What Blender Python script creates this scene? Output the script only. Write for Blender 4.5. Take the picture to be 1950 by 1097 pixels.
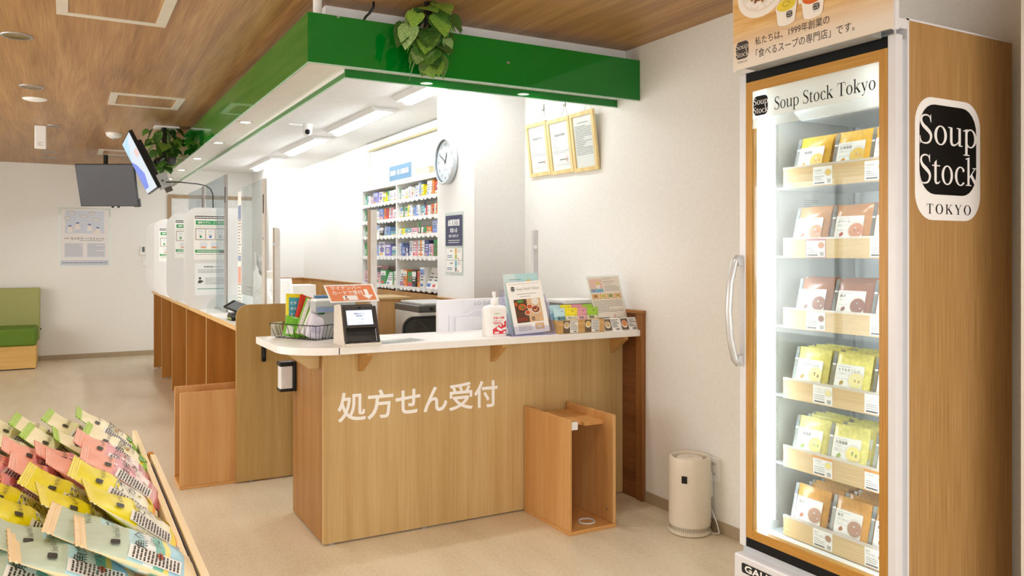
import bpy, bmesh, math, random
from mathutils import Vector, Matrix, Euler
for o in list(bpy.data.objects): bpy.data.objects.remove(o)
SC = bpy.context.scene
COL = SC.collection
V = Vector
# ---------------------------------------------------------------- camera, light, exposure
cam_d = bpy.data.cameras.new('camera'); cam = bpy.data.objects.new('camera', cam_d); COL.objects.link(cam)
cam.location = (0, 0, 1.4); cam.rotation_euler = (math.pi/2, 0, -math.radians(29.118))
cam_d.sensor_width = 36; cam_d.lens = 36*1526/1950; cam_d.shift_y = -64.5/1950; cam_d.clip_start = 0.02
SC.camera = cam
W = bpy.data.worlds.new('daylight'); SC.world = W; W.use_nodes = True
W.node_tree.nodes['Background'].inputs[0].default_value = (1, 0.98, 0.945, 1)
W.node_tree.nodes['Background'].inputs[1].default_value = 1.05
SC.view_settings.view_transform = 'Standard'; SC.view_settings.look = 'None'
SC.view_settings.gamma = 1; SC.view_settings.use_curve_mapping = False
SC.view_settings.exposure = 0.55
SC.cycles.max_bounces = 10; SC.cycles.diffuse_bounces = 5; SC.cycles.glossy_bounces = 4
SC.cycles.transparent_max_bounces = 24; SC.cycles.sample_clamp_indirect = 6
SC.cycles.caustics_reflective = False; SC.cycles.caustics_refractive = False
def area(name, loc, rot, sx, sy, power, color=(1, 1, 1)):
    l = bpy.data.lights.new(name, 'AREA'); l.shape = 'RECTANGLE'; l.size = sx; l.size_y = sy; l.energy = power; l.color = color
    o = bpy.data.objects.new(name, l); COL.objects.link(o); o.location = loc; o.rotation_euler = rot
    return o
R = math.radians
# daylight through the glazed shop front behind the photographer
area('shop_front_daylight', (-1.2, -4.6, 1.7), (R(84), 0, R(-14)), 7.5, 2.6, 150, (1, 0.98, 0.94))
area('side_fill_light', (-3.6, 6.2, 1.35), (R(90), 0, R(-90)), 6.6, 1.9, 100, (1, 0.985, 0.95))  # fill light added to brighten the deep waiting side; no known window
# ---------------------------------------------------------------- helpers
def lin(h):
    h = h.lstrip('#'); r = [int(h[i:i+2], 16)/255 for i in (0, 2, 4)]
    return tuple((c/12.92 if c <= 0.04045 else ((c+0.055)/1.055)**2.4) for c in r)+(1,)
MATS = {}
def newmat(name):
    m = bpy.data.materials.new(name); m.use_nodes = True; nt = m.node_tree
    return m, nt, nt.nodes['Principled BSDF']
def tex_in(nt, scale=(1, 1, 1), kind='Object'):
    tc = nt.nodes.new('ShaderNodeTexCoord'); mp = nt.nodes.new('ShaderNodeMapping'); mp.inputs['Scale'].default_value = scale
    nt.links.new(tc.outputs[kind], mp.inputs[0]); return mp.outputs[0]
def ramp(nt, stops, src, const=False):
    r = nt.nodes.new('ShaderNodeValToRGB'); e = r.color_ramp.elements
    if const: r.color_ramp.interpolation = 'CONSTANT'
    while len(e) < len(stops): e.new(0.5)
    for k, (p, c) in enumerate(stops): e[k].position = p; e[k].color = lin(c)
    nt.links.new(src, r.inputs[0]); return r.outputs[0]
def mat(c, rough=0.5, metal=0, var=0.05, spec=0.5, scale=18, coat=0, trans=0, bump=0):
    key = (c, rough, metal, var, spec, scale, coat, trans, bump)
    if key in MATS: return MATS[key]
    m, nt, b = newmat('paint_'+c.strip('#'))
    if var:
        n = nt.nodes.new('ShaderNodeTexNoise'); n.inputs['Scale'].default_value = scale; n.inputs['Detail'].default_value = 3
        nt.links.new(tex_in(nt), n.inputs['Vector'])
        L = lin(c); r = nt.nodes.new('ShaderNodeValToRGB'); e = r.color_ramp.elements
        e[0].position = 0.3; e[1].position = 0.7
        e[0].color = tuple(x*(1-var) for x in L[:3])+(1,); e[1].color = tuple(min(1, x*(1+var)) for x in L[:3])+(1,)
        nt.links.new(n.outputs[0], r.inputs[0]); nt.links.new(r.outputs[0], b.inputs['Base Color'])
        if bump:
            bp = nt.nodes.new('ShaderNodeBump'); bp.inputs['Strength'].default_value = bump; bp.inputs['Distance'].default_value = 0.002
            nt.links.new(n.outputs[0], bp.inputs['Height']); nt.links.new(bp.outputs[0], b.inputs['Normal'])
    else: b.inputs['Base Color'].default_value = lin(c)
    b.inputs['Roughness'].default_value = rough; b.inputs['Metallic'].default_value = metal
    b.inputs['Specular IOR Level'].default_value = spec; b.inputs['Coat Weight'].default_value = coat
    MATS[key] = m; return m
def wood(c1, c2, c3=None, axis=2, s=1.0, rough=0.45, spec=0.35, fine=0.35):
    key = ('wood', c1, c2, c3, axis, s, rough)
    if key in MATS: return MATS[key]
    m, nt, b = newmat('wood_'+c1.strip('#'))
    sc = [9*s, 9*s, 9*s]; sc[axis] = 0.55*s
    v = tex_in(nt, sc)
    n = nt.nodes.new('ShaderNodeTexNoise'); n.inputs['Scale'].default_value = 1.0; n.inputs['Detail'].default_value = 5
    n.inputs['Distortion'].default_value = 0.6; nt.links.new(v, n.inputs['Vector'])
    sf = [150*s, 150*s, 150*s]; sf[axis] = 3.0*s
    n2 = nt.nodes.new('ShaderNodeTexNoise'); n2.inputs['Scale'].default_value = 1.0; n2.inputs['Detail'].default_value = 4
    nt.links.new(tex_in(nt, sf), n2.inputs['Vector'])
    mx = nt.nodes.new('ShaderNodeMix'); mx.inputs[0].default_value = fine
    nt.links.new(n.outputs[0], mx.inputs[2]); nt.links.new(n2.outputs[0], mx.inputs[3])
    st = [(0.33, c2), (0.5, c1), (0.66, c3 or c1)]
    col = ramp(nt, st, mx.outputs[0]); nt.links.new(col, b.inputs['Base Color'])
    bp = nt.nodes.new('ShaderNodeBump'); bp.inputs['Strength'].default_value = 0.12; bp.inputs['Distance'].default_value = 0.001
    nt.links.new(n2.outputs[0], bp.inputs['Height']); nt.links.new(bp.outputs[0], b.inputs['Normal'])
    b.inputs['Roughness'].default_value = rough; b.inputs['Specular IOR Level'].default_value = spec
    MATS[key] = m; return m
def clear(name, tint='#ffffff', milk=0.0, gloss=0.06, milkc='#ffffff', grough=0.02, fres=0.08):
    if name in MATS: return MATS[name]
    m = bpy.data.materials.new(name); m.use_nodes = True; nt = m.node_tree; nt.nodes.remove(nt.nodes['Principled BSDF'])
    out = nt.nodes['Material Output']
    t = nt.nodes.new('ShaderNodeBsdfTransparent'); t.inputs[0].default_value = lin(tint)
    g = nt.nodes.new('ShaderNodeBsdfGlossy'); g.inputs['Roughness'].default_value = grough
    d = nt.nodes.new('ShaderNodeBsdfDiffuse'); d.inputs[0].default_value = lin(milkc)
    tl = nt.nodes.new('ShaderNodeBsdfTranslucent'); tl.inputs[0].default_value = lin(milkc)
    h = nt.nodes.new('ShaderNodeMixShader'); h.inputs[0].default_value = 0.5
    nt.links.new(d.outputs[0], h.inputs[1]); nt.links.new(tl.outputs[0], h.inputs[2])
    a = nt.nodes.new('ShaderNodeMixShader'); a.inputs[0].default_value = milk
    nt.links.new(t.outputs[0], a.inputs[1]); nt.links.new(h.outputs[0], a.inputs[2])
    lw = nt.nodes.new('ShaderNodeLayerWeight'); lw.inputs[0].default_value = 0.35
    ml = nt.nodes.new('ShaderNodeMath'); ml.operation = 'MULTIPLY_ADD'; ml.inputs[1].default_value = fres; ml.inputs[2].default_value = gloss
    ml.use_clamp = True
    nt.links.new(lw.outputs['Fresnel'], ml.inputs[0])
    f = nt.nodes.new('ShaderNodeMixShader'); nt.links.new(ml.outputs[0], f.inputs[0])
    nt.links.new(a.outputs[0], f.inputs[1]); nt.links.new(g.outputs[0], f.inputs[2])
    nt.links.new(f.outputs[0], out.inputs[0]); MATS[name] = m; return m
def emit(c, s):
    key = ('emit', c, s)
    if key in MATS: return MATS[key]
    m, nt, b = newmat('lamp_'+c.strip('#')); b.inputs['Base Color'].default_value = lin(c)
    b.inputs['Emission Color'].default_value = lin(c); b.inputs['Emission Strength'].default_value = s
    MATS[key] = m; return m

AX = {'x': (1, 2, 0), 'y': (0, 2, 1), 'z': (0, 1, 2)}
class M:
    """collects faces of ONE part, then links them as one mesh object"""
    def __init__(s): s.v = []; s.f = []; s.m = []
    def face(s, pts, m=0):
        k = len(s.v); s.v += [tuple(p) for p in pts]; s.f.append(tuple(range(k, k+len(pts)))); s.m.append(m); return s
    def raw(s, vs, fs, m=0):
        k = len(s.v); s.v += [tuple(p) for p in vs]
        for f in fs: s.f.append(tuple(i+k for i in f)); s.m.append(m)
        return s
    def box(s, a, b, m=0):
        x0, x1 = sorted((a[0], b[0])); y0, y1 = sorted((a[1], b[1])); z0, z1 = sorted((a[2], b[2]))
        vs = [(x, y, z) for z in (z0, z1) for y in (y0, y1) for x in (x0, x1)]
        return s.raw(vs, [(0, 2, 3, 1), (4, 5, 7, 6), (0, 1, 5, 4), (2, 6, 7, 3), (0, 4, 6, 2), (1, 3, 7, 5)], m)
    def prism(s, pts, axis, a, b, m=0):
        i, j, k = AX[axis]; n = len(pts); vs = []
        for d in (a, b):
            for p in pts:
                q = [0, 0, 0]; q[i], q[j], q[k] = p[0], p[1], d; vs.append(q)
        fs = [tuple(range(n)), tuple(range(2*n-1, n-1, -1))]+[(t, (t+1) % n, n+(t+1) % n, n+t) for t in range(n)]
        return s.raw(vs, fs, m)
    def tube(s, pts, r, n=8, m=0, closed=False):
        pts = [V(p) for p in pts]; rr = r if isinstance(r, (list, tuple)) else [r]*len(pts); vs = []; N = len(pts)
        up = None
        for k, p in enumerate(pts):
            t = ((pts[(k+1) % N] if closed or k < N-1 else p)-(pts[k-1] if closed or k else p)).normalized()
            if up is None: up = V((0, 0, 1)) if abs(t.z) < 0.9 else V((1, 0, 0))
            a = t.cross(up); a = a.normalized() if a.length > 1e-6 else t.orthogonal().normalized(); up = a.cross(t)
            for q in range(n): w = 2*math.pi*q/n; vs.append(p+rr[k]*(math.cos(w)*a+math.sin(w)*up))
        fs = []
        for k in range(N if closed else N-1):
            for q in range(n): fs.append((k*n+q, k*n+(q+1) % n, ((k+1) % N)*n+(q+1) % n, ((k+1) % N)*n+q))
        if not closed: fs += [tuple(range(n-1, -1, -1)), tuple(range((N-1)*n, N*n))]
        return s.raw(vs, fs, m)
    def lathe(s, c, prof, n=24, m=0, axis='z', cap=True):
        vs = []; i, j, k = AX[axis]
        for (r, z) in prof:
            for q in range(n):
                w = 2*math.pi*q/n; p = [0, 0, 0]; p[i] = c[i]+r*math.cos(w); p[j] = c[j]+r*math.sin(w); p[k] = c[k]+z; vs.append(p)
        fs = []
        for t in range(len(prof)-1):
            for q in range(n): fs.append((t*n+q, t*n+(q+1) % n, (t+1)*n+(q+1) % n, (t+1)*n+q))
        cap = cap and prof[0][0] > 1e-5 and prof[-1][0] > 1e-5
        if cap: fs.append(tuple(range(n-1, -1, -1)))
        if cap: fs.append(tuple(range((len(prof)-1)*n, len(prof)*n)))
        return s.raw(vs, fs, m)
    def rect(s, o, r, u, x0, y0, x1, y1, m=0, d=0.0):
        o, r, u = V(o), V(r), V(u); n = r.cross(u)*d
        return s.face([o+r*x0+u*y0+n, o+r*x1+u*y0+n, o+r*x1+u*y1+n, o+r*x0+u*y1+n], m)
    def plane2(s, pts, o, r, u, m=0, d=0.0):
        o, r, u = V(o), V(r), V(u); n = r.cross(u)*d
        return s.face([o+r*p[0]+u*p[1]+n for p in pts], m)
    def disc(s, o, r, u, cx, cy, rx, ry=None, m=0, d=0.0, n=20):
        ry = rx if ry is None else ry
        return s.plane2([(cx+rx*math.cos(2*math.pi*k/n), cy+ry*math.sin(2*math.pi*k/n)) for k in range(n)], o, r, u, m, d)
    def text(s, t, size, o, r, u, x=0, y=0, m=0, d=0.0006, al='LEFT', bold=0.0, fit=None, res=2):
        c = bpy.data.curves.new('t', 'FONT'); c.body = t; c.size = size; c.align_x = al; c.resolution_u = res
        ob = bpy.data.objects.new('t', c); me = bpy.data.meshes.new_from_object(ob)
        o, r, u = V(o), V(r), V(u); n = r.cross(u); k = 1.0
        if fit and len(me.vertices):
            xs = [v.co.x for v in me.vertices]; k = fit/max(1e-6, max(xs)-min(xs))
        b = max(0, bold)*size; fs = [tuple(p.vertices) for p in me.polygons]
        offs = [(0, 0)] if b == 0 else ([(-b, 0), (b, 0), (0, b), (0, -b)] if size < .05 else [(b*math.cos(q*math.pi/6), b*math.sin(q*math.pi/6)) for q in range(12)])
        for i, (ax, ay) in enumerate(offs):     # a bold face is the regular outline struck several times
            s.raw([o+r*(x+ax+v.co.x*k)+u*(y+ay+v.co.y)+n*(d+.00002*i) for v in me.vertices], fs, m)
        bpy.data.objects.remove(ob); bpy.data.curves.remove(c); bpy.data.meshes.remove(me); return s
    def lines(s, o, r, u, x0, y1, x1, y0, n, m=0, d=0.0006, seed=1, th=0.35):
        """rows of small print too fine to read in the photograph"""
        g = random.Random(seed); st = (y1-y0)/n
        for k in range(n):
            y = y1-(k+0.8)*st; x = x0; end = x1 if g.random() < 0.7 else x0+(x1-x0)*g.uniform(0.4, 0.95)
            while x < end:
                w = (x1-x0)*g.uniform(0.05, 0.16); s.rect(o, r, u, x, y, min(x+w, end), y+st*th, m, d); x += w+(x1-x0)*0.012
        return s
    def map(s, fn): s.v = [tuple(fn(V(p))) for p in s.v]; return s
    def build(s, name, mats, parent=None, smooth=False, bevel=0, seg=2, auto=None):
        if not isinstance(mats, (list, tuple)): mats = [mats]
        off = V((0, 0, 0)); p = parent
        while p is not None: off += p.location; p = p.parent
        me = bpy.data.meshes.new(name); me.from_pydata([V(v)-off for v in s.v], [], s.f)
        for mm in mats: me.materials.append(mm)
        me.polygons.foreach_set('material_index', s.m)
        bm = bmesh.new(); bm.from_mesh(me)
        if not getattr(s, 'flat', False):
            bmesh.ops.recalc_face_normals(bm, faces=bm.faces)
        bm.to_mesh(me); bm.free()
        if smooth: me.polygons.foreach_set('use_smooth', [True]*len(me.polygons))
        o = bpy.data.objects.new(name, me); COL.objects.link(o); o.parent = parent
        if bevel:
            b = o.modifiers.new('bevel', 'BEVEL'); b.width = bevel; b.segments = seg; b.limit_method = 'ANGLE'; b.angle_limit = 0.7
        if smooth and auto:
            try:
                me.set_sharp_from_angle(angle=auto)
            except Exception: pass
        return o
class P2(M):
    """flat print: keeps face direction"""
    flat = True
def thing(name, label, cat, loc=(0, 0, 0), group=None):
    o = bpy.data.objects.new(name, None); COL.objects.link(o); o.location = loc; o.empty_display_size = 0.05
    return tag(o, label, cat, group)
def tag(o, label, cat, group=None):
    o['label'] = label; o['category'] = cat
    if group: o['group'] = group
    return o
def struct(o, label=None):
    o['kind'] = 'structure'
    if label: o['label'] = label
    return o
def dup(root, loc, rot=None, label=None, group=None, mats=None):
    r = root.copy(); COL.objects.link(r); r.location = loc
    if rot is not None: r.rotation_euler = rot
    if label: r['label'] = label
    if group: r['group'] = group
    for ch in list(root.children):
        c = ch.copy(); COL.objects.link(c); c.parent = r
        for g in list(ch.children):
            q = g.copy(); COL.objects.link(q); q.parent = c
    return r
def rrect(x0, y0, x1, y1, r, n=6):
    out = []
    for cx, cy, a in ((x1-r, y1-r, 0), (x0+r, y1-r, 90), (x0+r, y0+r, 180), (x1-r, y0+r, 270)):
        for k in range(n+1): w = R(a+90*k/n); out.append((cx+r*math.cos(w), cy+r*math.sin(w)))
    return out
# ---------------------------------------------------------------- serif letters for the shop logo (strokes of varying width)
def ribbon(pts, ws, n=6):
    q = []; W = []
    N = len(pts)
    for i in range(N-1):
        p0, p1, p2, p3 = (V(pts[max(i-1, 0)]), V(pts[i]), V(pts[i+1]), V(pts[min(i+2, N-1)]))
        for k in range(n):
            t = k/n; q.append(0.5*((2*p1)+(p2-p0)*t+(2*p0-5*p1+4*p2-p3)*t*t+(3*p1-p0-3*p2+p3)*t**3)); W.append(ws[i]*(1-t)+ws[i+1]*t)
    q.append(V(pts[-1])); W.append(ws[-1]); out = []
    for k in range(len(q)):
        t = (q[min(k+1, len(q)-1)]-q[max(k-1, 0)]).normalized(); nn = V((-t.y, t.x))
        out.append((q[k]+nn*W[k]/2, q[k]-nn*W[k]/2))
    return [[out[k][0], out[k][1], out[k+1][1], out[k+1][0]] for k in range(len(out)-1)]
def bar(x0, y0, x1, y1): return [[V((x0, y0)), V((x1, y0)), V((x1, y1)), V((x0, y1))]]
def quadp(*p): return [[V(a) for a in p]]
def ring(cx, cy, rx, ry, ix, iy, a0=0, a1=360, n=26):
    f = []
    for k in range(n):
        a, b = R(a0+(a1-a0)*k/n), R(a0+(a1-a0)*(k+1)/n)
        f.append([V((cx+rx*math.cos(a), cy+ry*math.sin(a))), V((cx+ix*math.cos(a), cy+iy*math.sin(a))),
                  V((cx+ix*math.cos(b), cy+iy*math.sin(b))), V((cx+rx*math.cos(b), cy+ry*math.sin(b)))])
    return f
def dot(cx, cy, r, n=10): return [[V((cx+r*math.cos(2*math.pi*k/n), cy+r*math.sin(2*math.pi*k/n))) for k in range(n)]]
SH, SV, TH = 0.025, 0.085, 0.035     # serif, stem, thin
GL = {
 'S': (0.48, ribbon([(.40, .52), (.36, .63), (.24, .665), (.12, .62), (.09, .52), (.15, .42), (.27, .34), (.38, .25), (.41, .15), (.35, .04), (.22, 0), (.10, .03), (.05, .15)],
                    [.015, .03, .035, .05, .075, .09, .10, .09, .075, .05, .035, .03, .015])+quadp((.385, .68), (.41, .68), (.415, .50), (.395, .50))+quadp((.04, .17), (.06, .17), (.07, -.01), (.045, -.01))),
 'o': (0.50, ring(.25, .22, .215, .235, .125, .205)),
 'u': (0.52, bar(.07, .08, .07+SV, .44)+bar(.01, .42, .12, .445)+ribbon([(.112, .14), (.13, .05), (.20, .018), (.29, .045), (.37, .11)], [.085, .075, .045, .032, .03])+bar(.36, .01, .36+SV, .44)+bar(.30, .42, .40, .445)+bar(.40, 0, .505, .025)),
 'p': (0.52, bar(.08, -.20, .08+SV, .43)+bar(.02, -.205, .235, -.18)+quadp((.01, .40), (.16, .45), (.16, .41), (.01, .375))+ring(.265, .22, .22, .232, .135, .20, -150, 150)),
 't': (0.32, bar(.09, .07, .09+SV, .50)+quadp((.09, .50), (.175, .57), (.175, .44), (.09, .44))+bar(.01, .415, .30, .443)+ribbon([(.132, .11), (.145, .035), (.20, .015), (.26, .03), (.30, .07)], [.085, .07, .045, .03, .015])),
 'c': (0.44, ring(.25, .22, .215, .235, .125, .205, 52, 318)+dot(.365, .365, .042)),
 'k': (0.52, bar(.08, 0, .08+SV, .68)+bar(.02, 0, .235, .025)+quadp((.01, .66), (.165, .70), (.165, .66), (.01, .635))+ribbon([(.16, .20), (.38, .43)], [.035, .03], 1)+ribbon([(.22, .27), (.44, .01)], [.09, .10], 1)+bar(.28, .42, .47, .445)+bar(.34, 0, .52, .025)),
 'T': (0.60, bar(.25, 0, .25+.10, .66)+bar(.16, 0, .44, .025)+bar(.03, .63, .57, .66)+quadp((.03, .66), (.055, .66), (.045, .50), (.02, .50))+quadp((.545, .66), (.57, .66), (.58, .50), (.555, .50))),
 'O': (0.70, ring(.35, .33, .32, .345, .205, .315)),
 'K': (0.68, bar(.10, 0, .20, .66)+bar(.02, 0, .28, .025)+bar(.02, .635, .28, .66)+ribbon([(.20, .28), (.53, .65)], [.035, .035], 1)+ribbon([(.28, .38), (.58, .01)], [.11, .11], 1)+bar(.43, .635, .64, .66)+bar(.44, 0, .68, .025)),
 'Y': (0.64, bar(.27, 0, .37, .31)+bar(.19, 0, .45, .025)+ribbon([(.10, .65), (.32, .29)], [.11, .10], 1)+ribbon([(.33, .29), (.55, .65)], [.035, .035], 1)+bar(.0, .635, .24, .66)+bar(.44, .635, .64, .66)),
 'y': (0.48, ribbon([(.09, .43), (.26, .03)], [.09, .085], 1)+ribbon([(.40, .43), (.22, -.06), (.15, -.17)], [.03, .035, .03], 3)+dot(.105, -.165, .04)+bar(.0, .42, .2, .445)+bar(.31, .42, .47, .445)),
 ' ': (0.26, []),
}
def serif(mb, txt, o, r, u, x, y, width, h, m=0, d=0.0006, space=0.0):
    """letters of em height h stretched to a total width"""
    tot = sum(GL[c][0]+space for c in txt)-space; kx = width/tot; px = 0
    for c in txt:
        for q, poly in enumerate(GL[c][1]):      # strokes overlap, so each lies a hair above the last
            mb.plane2([(x+(px+p.x)*kx, y+p.y*h) for p in poly], o, r, u, m, d+.000012*(q % 16))
        px += GL[c][0]+space
def logo(mb, o, r, u, x, y, w, h, dark=0, light=1, d=0.0006, tokyo=True):
    """rounded black tile with Soup / Stock reaching its sides, TOKYO under it; x,y = lower corner of the tile"""
    mb.plane2(rrect(x, y, x+w, y+h, w*0.26), o, r, u, dark, d)
    serif(mb, 'Soup', o, r, u, x-0.02*w, y+h*0.56, w*1.04, h*0.47, light, d*2)
    serif(mb, 'Stock', o, r, u, x-0.02*w, y+h*0.12, w*1.06, h*0.47, light, d*2)
    if tokyo: serif(mb, 'TOKYO', o, r, u, x+0.06*w, y-h*0.2, w*0.88, h*0.19, dark, d, space=0.12)
XR, XL = V((1, 0, 0)), V((-1, 0, 0)); YF, YB = V((0, 1, 0)), V((0, -1, 0)); UP = V((0, 0, 1))
# facing -Y (toward the camera): r=+X, u=+Z ; facing -X: r=-Y, u=+Z
# ---------------------------------------------------------------- materials
WALL = mat('#ecebe6', 0.75, var=0.025, scale=60, spec=0.2, bump=0.25)
WALLI = mat('#eeeeec', 0.7, var=0.02, scale=60, spec=0.2, bump=0.2)
WHITE = mat('#f0f0ee', 0.4, var=0.02)
PLASTIC = mat('#e9e8e4', 0.35, var=0.02)
DARK = mat('#161618', 0.35, var=0.03, spec=0.3)
BLACKW = mat('#0e0e0e', 0.4, var=0.03, spec=0.15)
GREY = mat('#8f9193', 0.4, var=0.04)
STEEL = mat('#b9bcbf', 0.3, metal=0.8, var=0.03)
PAPER = mat('#f4f3ef', 0.6, var=0.01)
INK = mat('#4a4844', 0.7, var=0)
INKL = mat('#9a9893', 0.7, var=0)
OAK = wood('#c0a06b', '#b29059', '#cbae7c', axis=2, s=1.0, rough=0.42)
OAKX = wood('#c0a06b', '#b29059', '#cbae7c', axis=0, s=1.0, rough=0.42)
OAKY = wood('#c0a06b', '#b29059', '#cbae7c', axis=1, s=1.0, rough=0.42)
MAPLE = wood('#c8965c', '#ba874d', '#d1a36b', axis=2, s=1.4, rough=0.4)
MAPLEY = wood('#cf9a5c', '#c08a4c', '#d8a76b', axis=1, s=1.4, rough=0.4)
MAPLEX = wood('#cf9a5c', '#c08a4c', '#d8a76b', axis=0, s=1.4, rough=0.4)
WALNUT = wood('#7b4a22', '#5f3516', '#8f5c2e', axis=1, s=1.0, rough=0.45)
WAINS = wood('#b98a4e', '#a67a3f', '#c4985e', axis=2, s=1.0, rough=0.45)
GREEN = mat('#00771f', 0.05, var=0.03, scale=3, spec=0.5, coat=0.08)
ACRYL = clear('clear_acrylic', '#fafdfc', 0.02, 0.02)
MILKY = clear('milky_acrylic', '#fafbfa', 0.80, 0.01, '#fcfcfb')
# ---------------------------------------------------------------- the room
def shell(name, a, b, m, bevel=0): return struct(M().box(a, b).build(name, m, bevel=bevel))
# floor: beige mottled vinyl
m, nt, b = newmat('floor_vinyl')
v = tex_in(nt, (7, 1.6, 5)); n = nt.nodes.new('ShaderNodeTexNoise'); n.inputs['Scale'].default_value = 1; n.inputs['Detail'].default_value = 4
nt.links.new(v, n.inputs['Vector'])
n2 = nt.nodes.new('ShaderNodeTexNoise'); n2.inputs['Scale'].default_value = 1; n2.inputs['Detail'].default_value = 5; nt.links.new(tex_in(nt, (90, 40, 60)), n2.inputs['Vector'])
mx = nt.nodes.new('ShaderNodeMix'); mx.inputs[0].default_value = 0.55; nt.links.new(n.outputs[0], mx.inputs[2]); nt.links.new(n2.outputs[0], mx.inputs[3])
nt.links.new(ramp(nt, [(0.3, '#c7b99c'), (0.5, '#d7cab0'), (0.7, '#e1d6c0')], mx.outputs[0]), b.inputs['Base Color'])
b.inputs['Roughness'].default_value = 0.32; b.inputs['Specular IOR Level'].default_value = 0.35
struct(M().box((-3.2, -3, -0.1), (2.97, 12.3, 0)).build('floor', m))
# wood-grain ceiling sheet over the waiting side, white ceiling over the dispensary
m, nt, b = newmat('ceiling_walnut_sheet')
v = tex_in(nt, (7.5, 0.45, 5)); n = nt.nodes.new('ShaderNodeTexNoise'); n.inputs['Scale'].default_value = 1; n.inputs['Detail'].default_value = 6
n.inputs['Distortion'].default_value = 1.2; n.inputs['Roughness'].default_value = 0.55; nt.links.new(v, n.inputs['Vector'])
n2 = nt.nodes.new('ShaderNodeTexNoise'); n2.inputs['Scale'].default_value = 1; n2.inputs['Detail'].default_value = 4; nt.links.new(tex_in(nt, (110, 2.2, 5)), n2.inputs['Vector'])
mx = nt.nodes.new('ShaderNodeMix'); mx.inputs[0].default_value = 0.4; nt.links.new(n.outputs[0], mx.inputs[2]); nt.links.new(n2.outputs[0], mx.inputs[3])
nt.links.new(ramp(nt, [(0.3, '#7d5630'), (0.45, '#9f7444'), (0.55, '#b08551'), (0.7, '#c8a06b')], mx.outputs[0]), b.inputs['Base Color'])
b.inputs['Roughness'].default_value = 0.38; b.inputs['Specular IOR Level'].default_value = 0.4
CEILM = m
struct(M().prism([(-3.2, -3), (2.97, -3), (2.97, 3.80), (1.10, 3.80), (1.10, 12.3), (-3.2, 12.3)], 'z', 2.59, 2.69).build('ceiling', CEILM))
struct(M().prism([(1.10, 3.80), (2.97, 3.80), (2.97, 12.3), (1.10, 12.3)], 'z', 2.59, 2.69).build('ceiling', mat('#f0f0ee', 0.8, var=0.02)), 'white plaster ceiling over the dispensary')
shell('wall_right', (2.87, -3, 0), (2.97, 12.3, 2.69), WALL)
shell('wall_far', (-3.2, 12.2, 0), (2.97, 12.3, 2.69), WALL)
o = struct(M().box((-3.3, -3, 0), (-3.2, 2.8, 2.69)).build('wall_left', WALL))
for a_, b_ in (((-3.3, 9.6, 0), (-3.2, 12.3, 2.69)), ((-3.3, 2.8, 0), (-3.2, 9.6, .35)), ((-3.3, 2.8, 2.35), (-3.2, 9.6, 2.69))): M().box(a_, b_).build('wall_section', WALL, o)
for k in range(5): M().box((-3.28, 2.8+1.66*k, .35), (-3.22, 2.86+1.66*k, 2.35)).build('added_mullion', WHITE, o)  # unseen opening and mullions, added so the side fill can enter
# white jamb at the end of the wall beyond the fridge
shell('trim_1', (2.5825, 1.30, 0), (2.87, 1.40, 2.59), WHITE)
# pillar between the certificates and the medicine shelves, and the return at the far end
shell('wall_pillar', (2.464, 4.96, 0), (2.87, 5.586, 2.59), WALLI)
shell('wall_return', (2.40, 11.07, 0), (2.87, 12.2, 2.59), WALLI)
BASE = mat('#a8977c', 0.55, var=0.04)
shell('baseboard_right', (2.862, 1.4, 0), (2.87, 3.60, 0.06), BASE)
shell('baseboard_far', (-3.2, 12.19, 0), (1.25, 12.2, 0.065), BASE)
# wainscot panelling behind the counter with its moulded cap
def wains(name, a, b, cap_a, cap_b):
    o = struct(M().box(a, b).build(name, WAINS)); M().box(cap_a, cap_b).build('wainscot_cap', wood('#a9773e', '#986835', '#b58449', axis=1, s=1), o, bevel=0.004)
wood_dark = wood('#7d4d28', '#5f3718', '#8d5c34', axis=1, s=0.8, rough=0.45)
o = struct(M().box((2.855, 3.60, 0), (2.87, 4.96, 1.06)).build('trim_2', wood_dark), 'dark wood wainscot at the counter end')
M().box((2.845, 3.595, 0), (2.87, 3.655, 1.06)).build('wainscot_edge', wood('#8a5a2e', '#744a22', '#99683a', axis=2, s=1), o, bevel=0.003)
M().box((2.84, 3.59, 1.06), (2.87, 4.96, 1.08)).build('wainscot_cap', wood('#9a6a38', '#87592b', '#a97846', axis=1, s=1), o, bevel=0.004)
wains('trim_3', (2.452, 4.948, 0), (2.464, 5.59, 1.06), (2.444, 4.94, 1.06), (2.464, 5.59, 1.078))
wains('trim_4', (2.452, 4.948, 0), (2.87, 4.96, 1.06), (2.444, 4.94, 1.06), (2.87, 4.96, 1.078))
wains('trim_5', (2.857, 5.59, 0), (2.87, 11.07, 1.06), (2.846, 8.56, 1.06), (2.87, 11.07, 1.078))
wains('trim_6', (2.40, 11.058, 0), (2.87, 11.07, 1.06), (2.40, 11.046, 1.06), (2.87, 11.07, 1.078))
# header above the medicine shelves and its slim rail
o = shell('trim_7', (2.83, 5.59, 2.505), (2.87, 8.35, 2.575), mat('#e4e1d8', 0.6))
M().box((2.826, 5.59, 2.49), (2.84, 8.22, 2.507)).build('curtain_rail', mat('#b7a978', 0.5), o)
shell('trim_8', (2.85, 8.29, 1.08), (2.87, 8.35, 2.505), WHITE)
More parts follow.
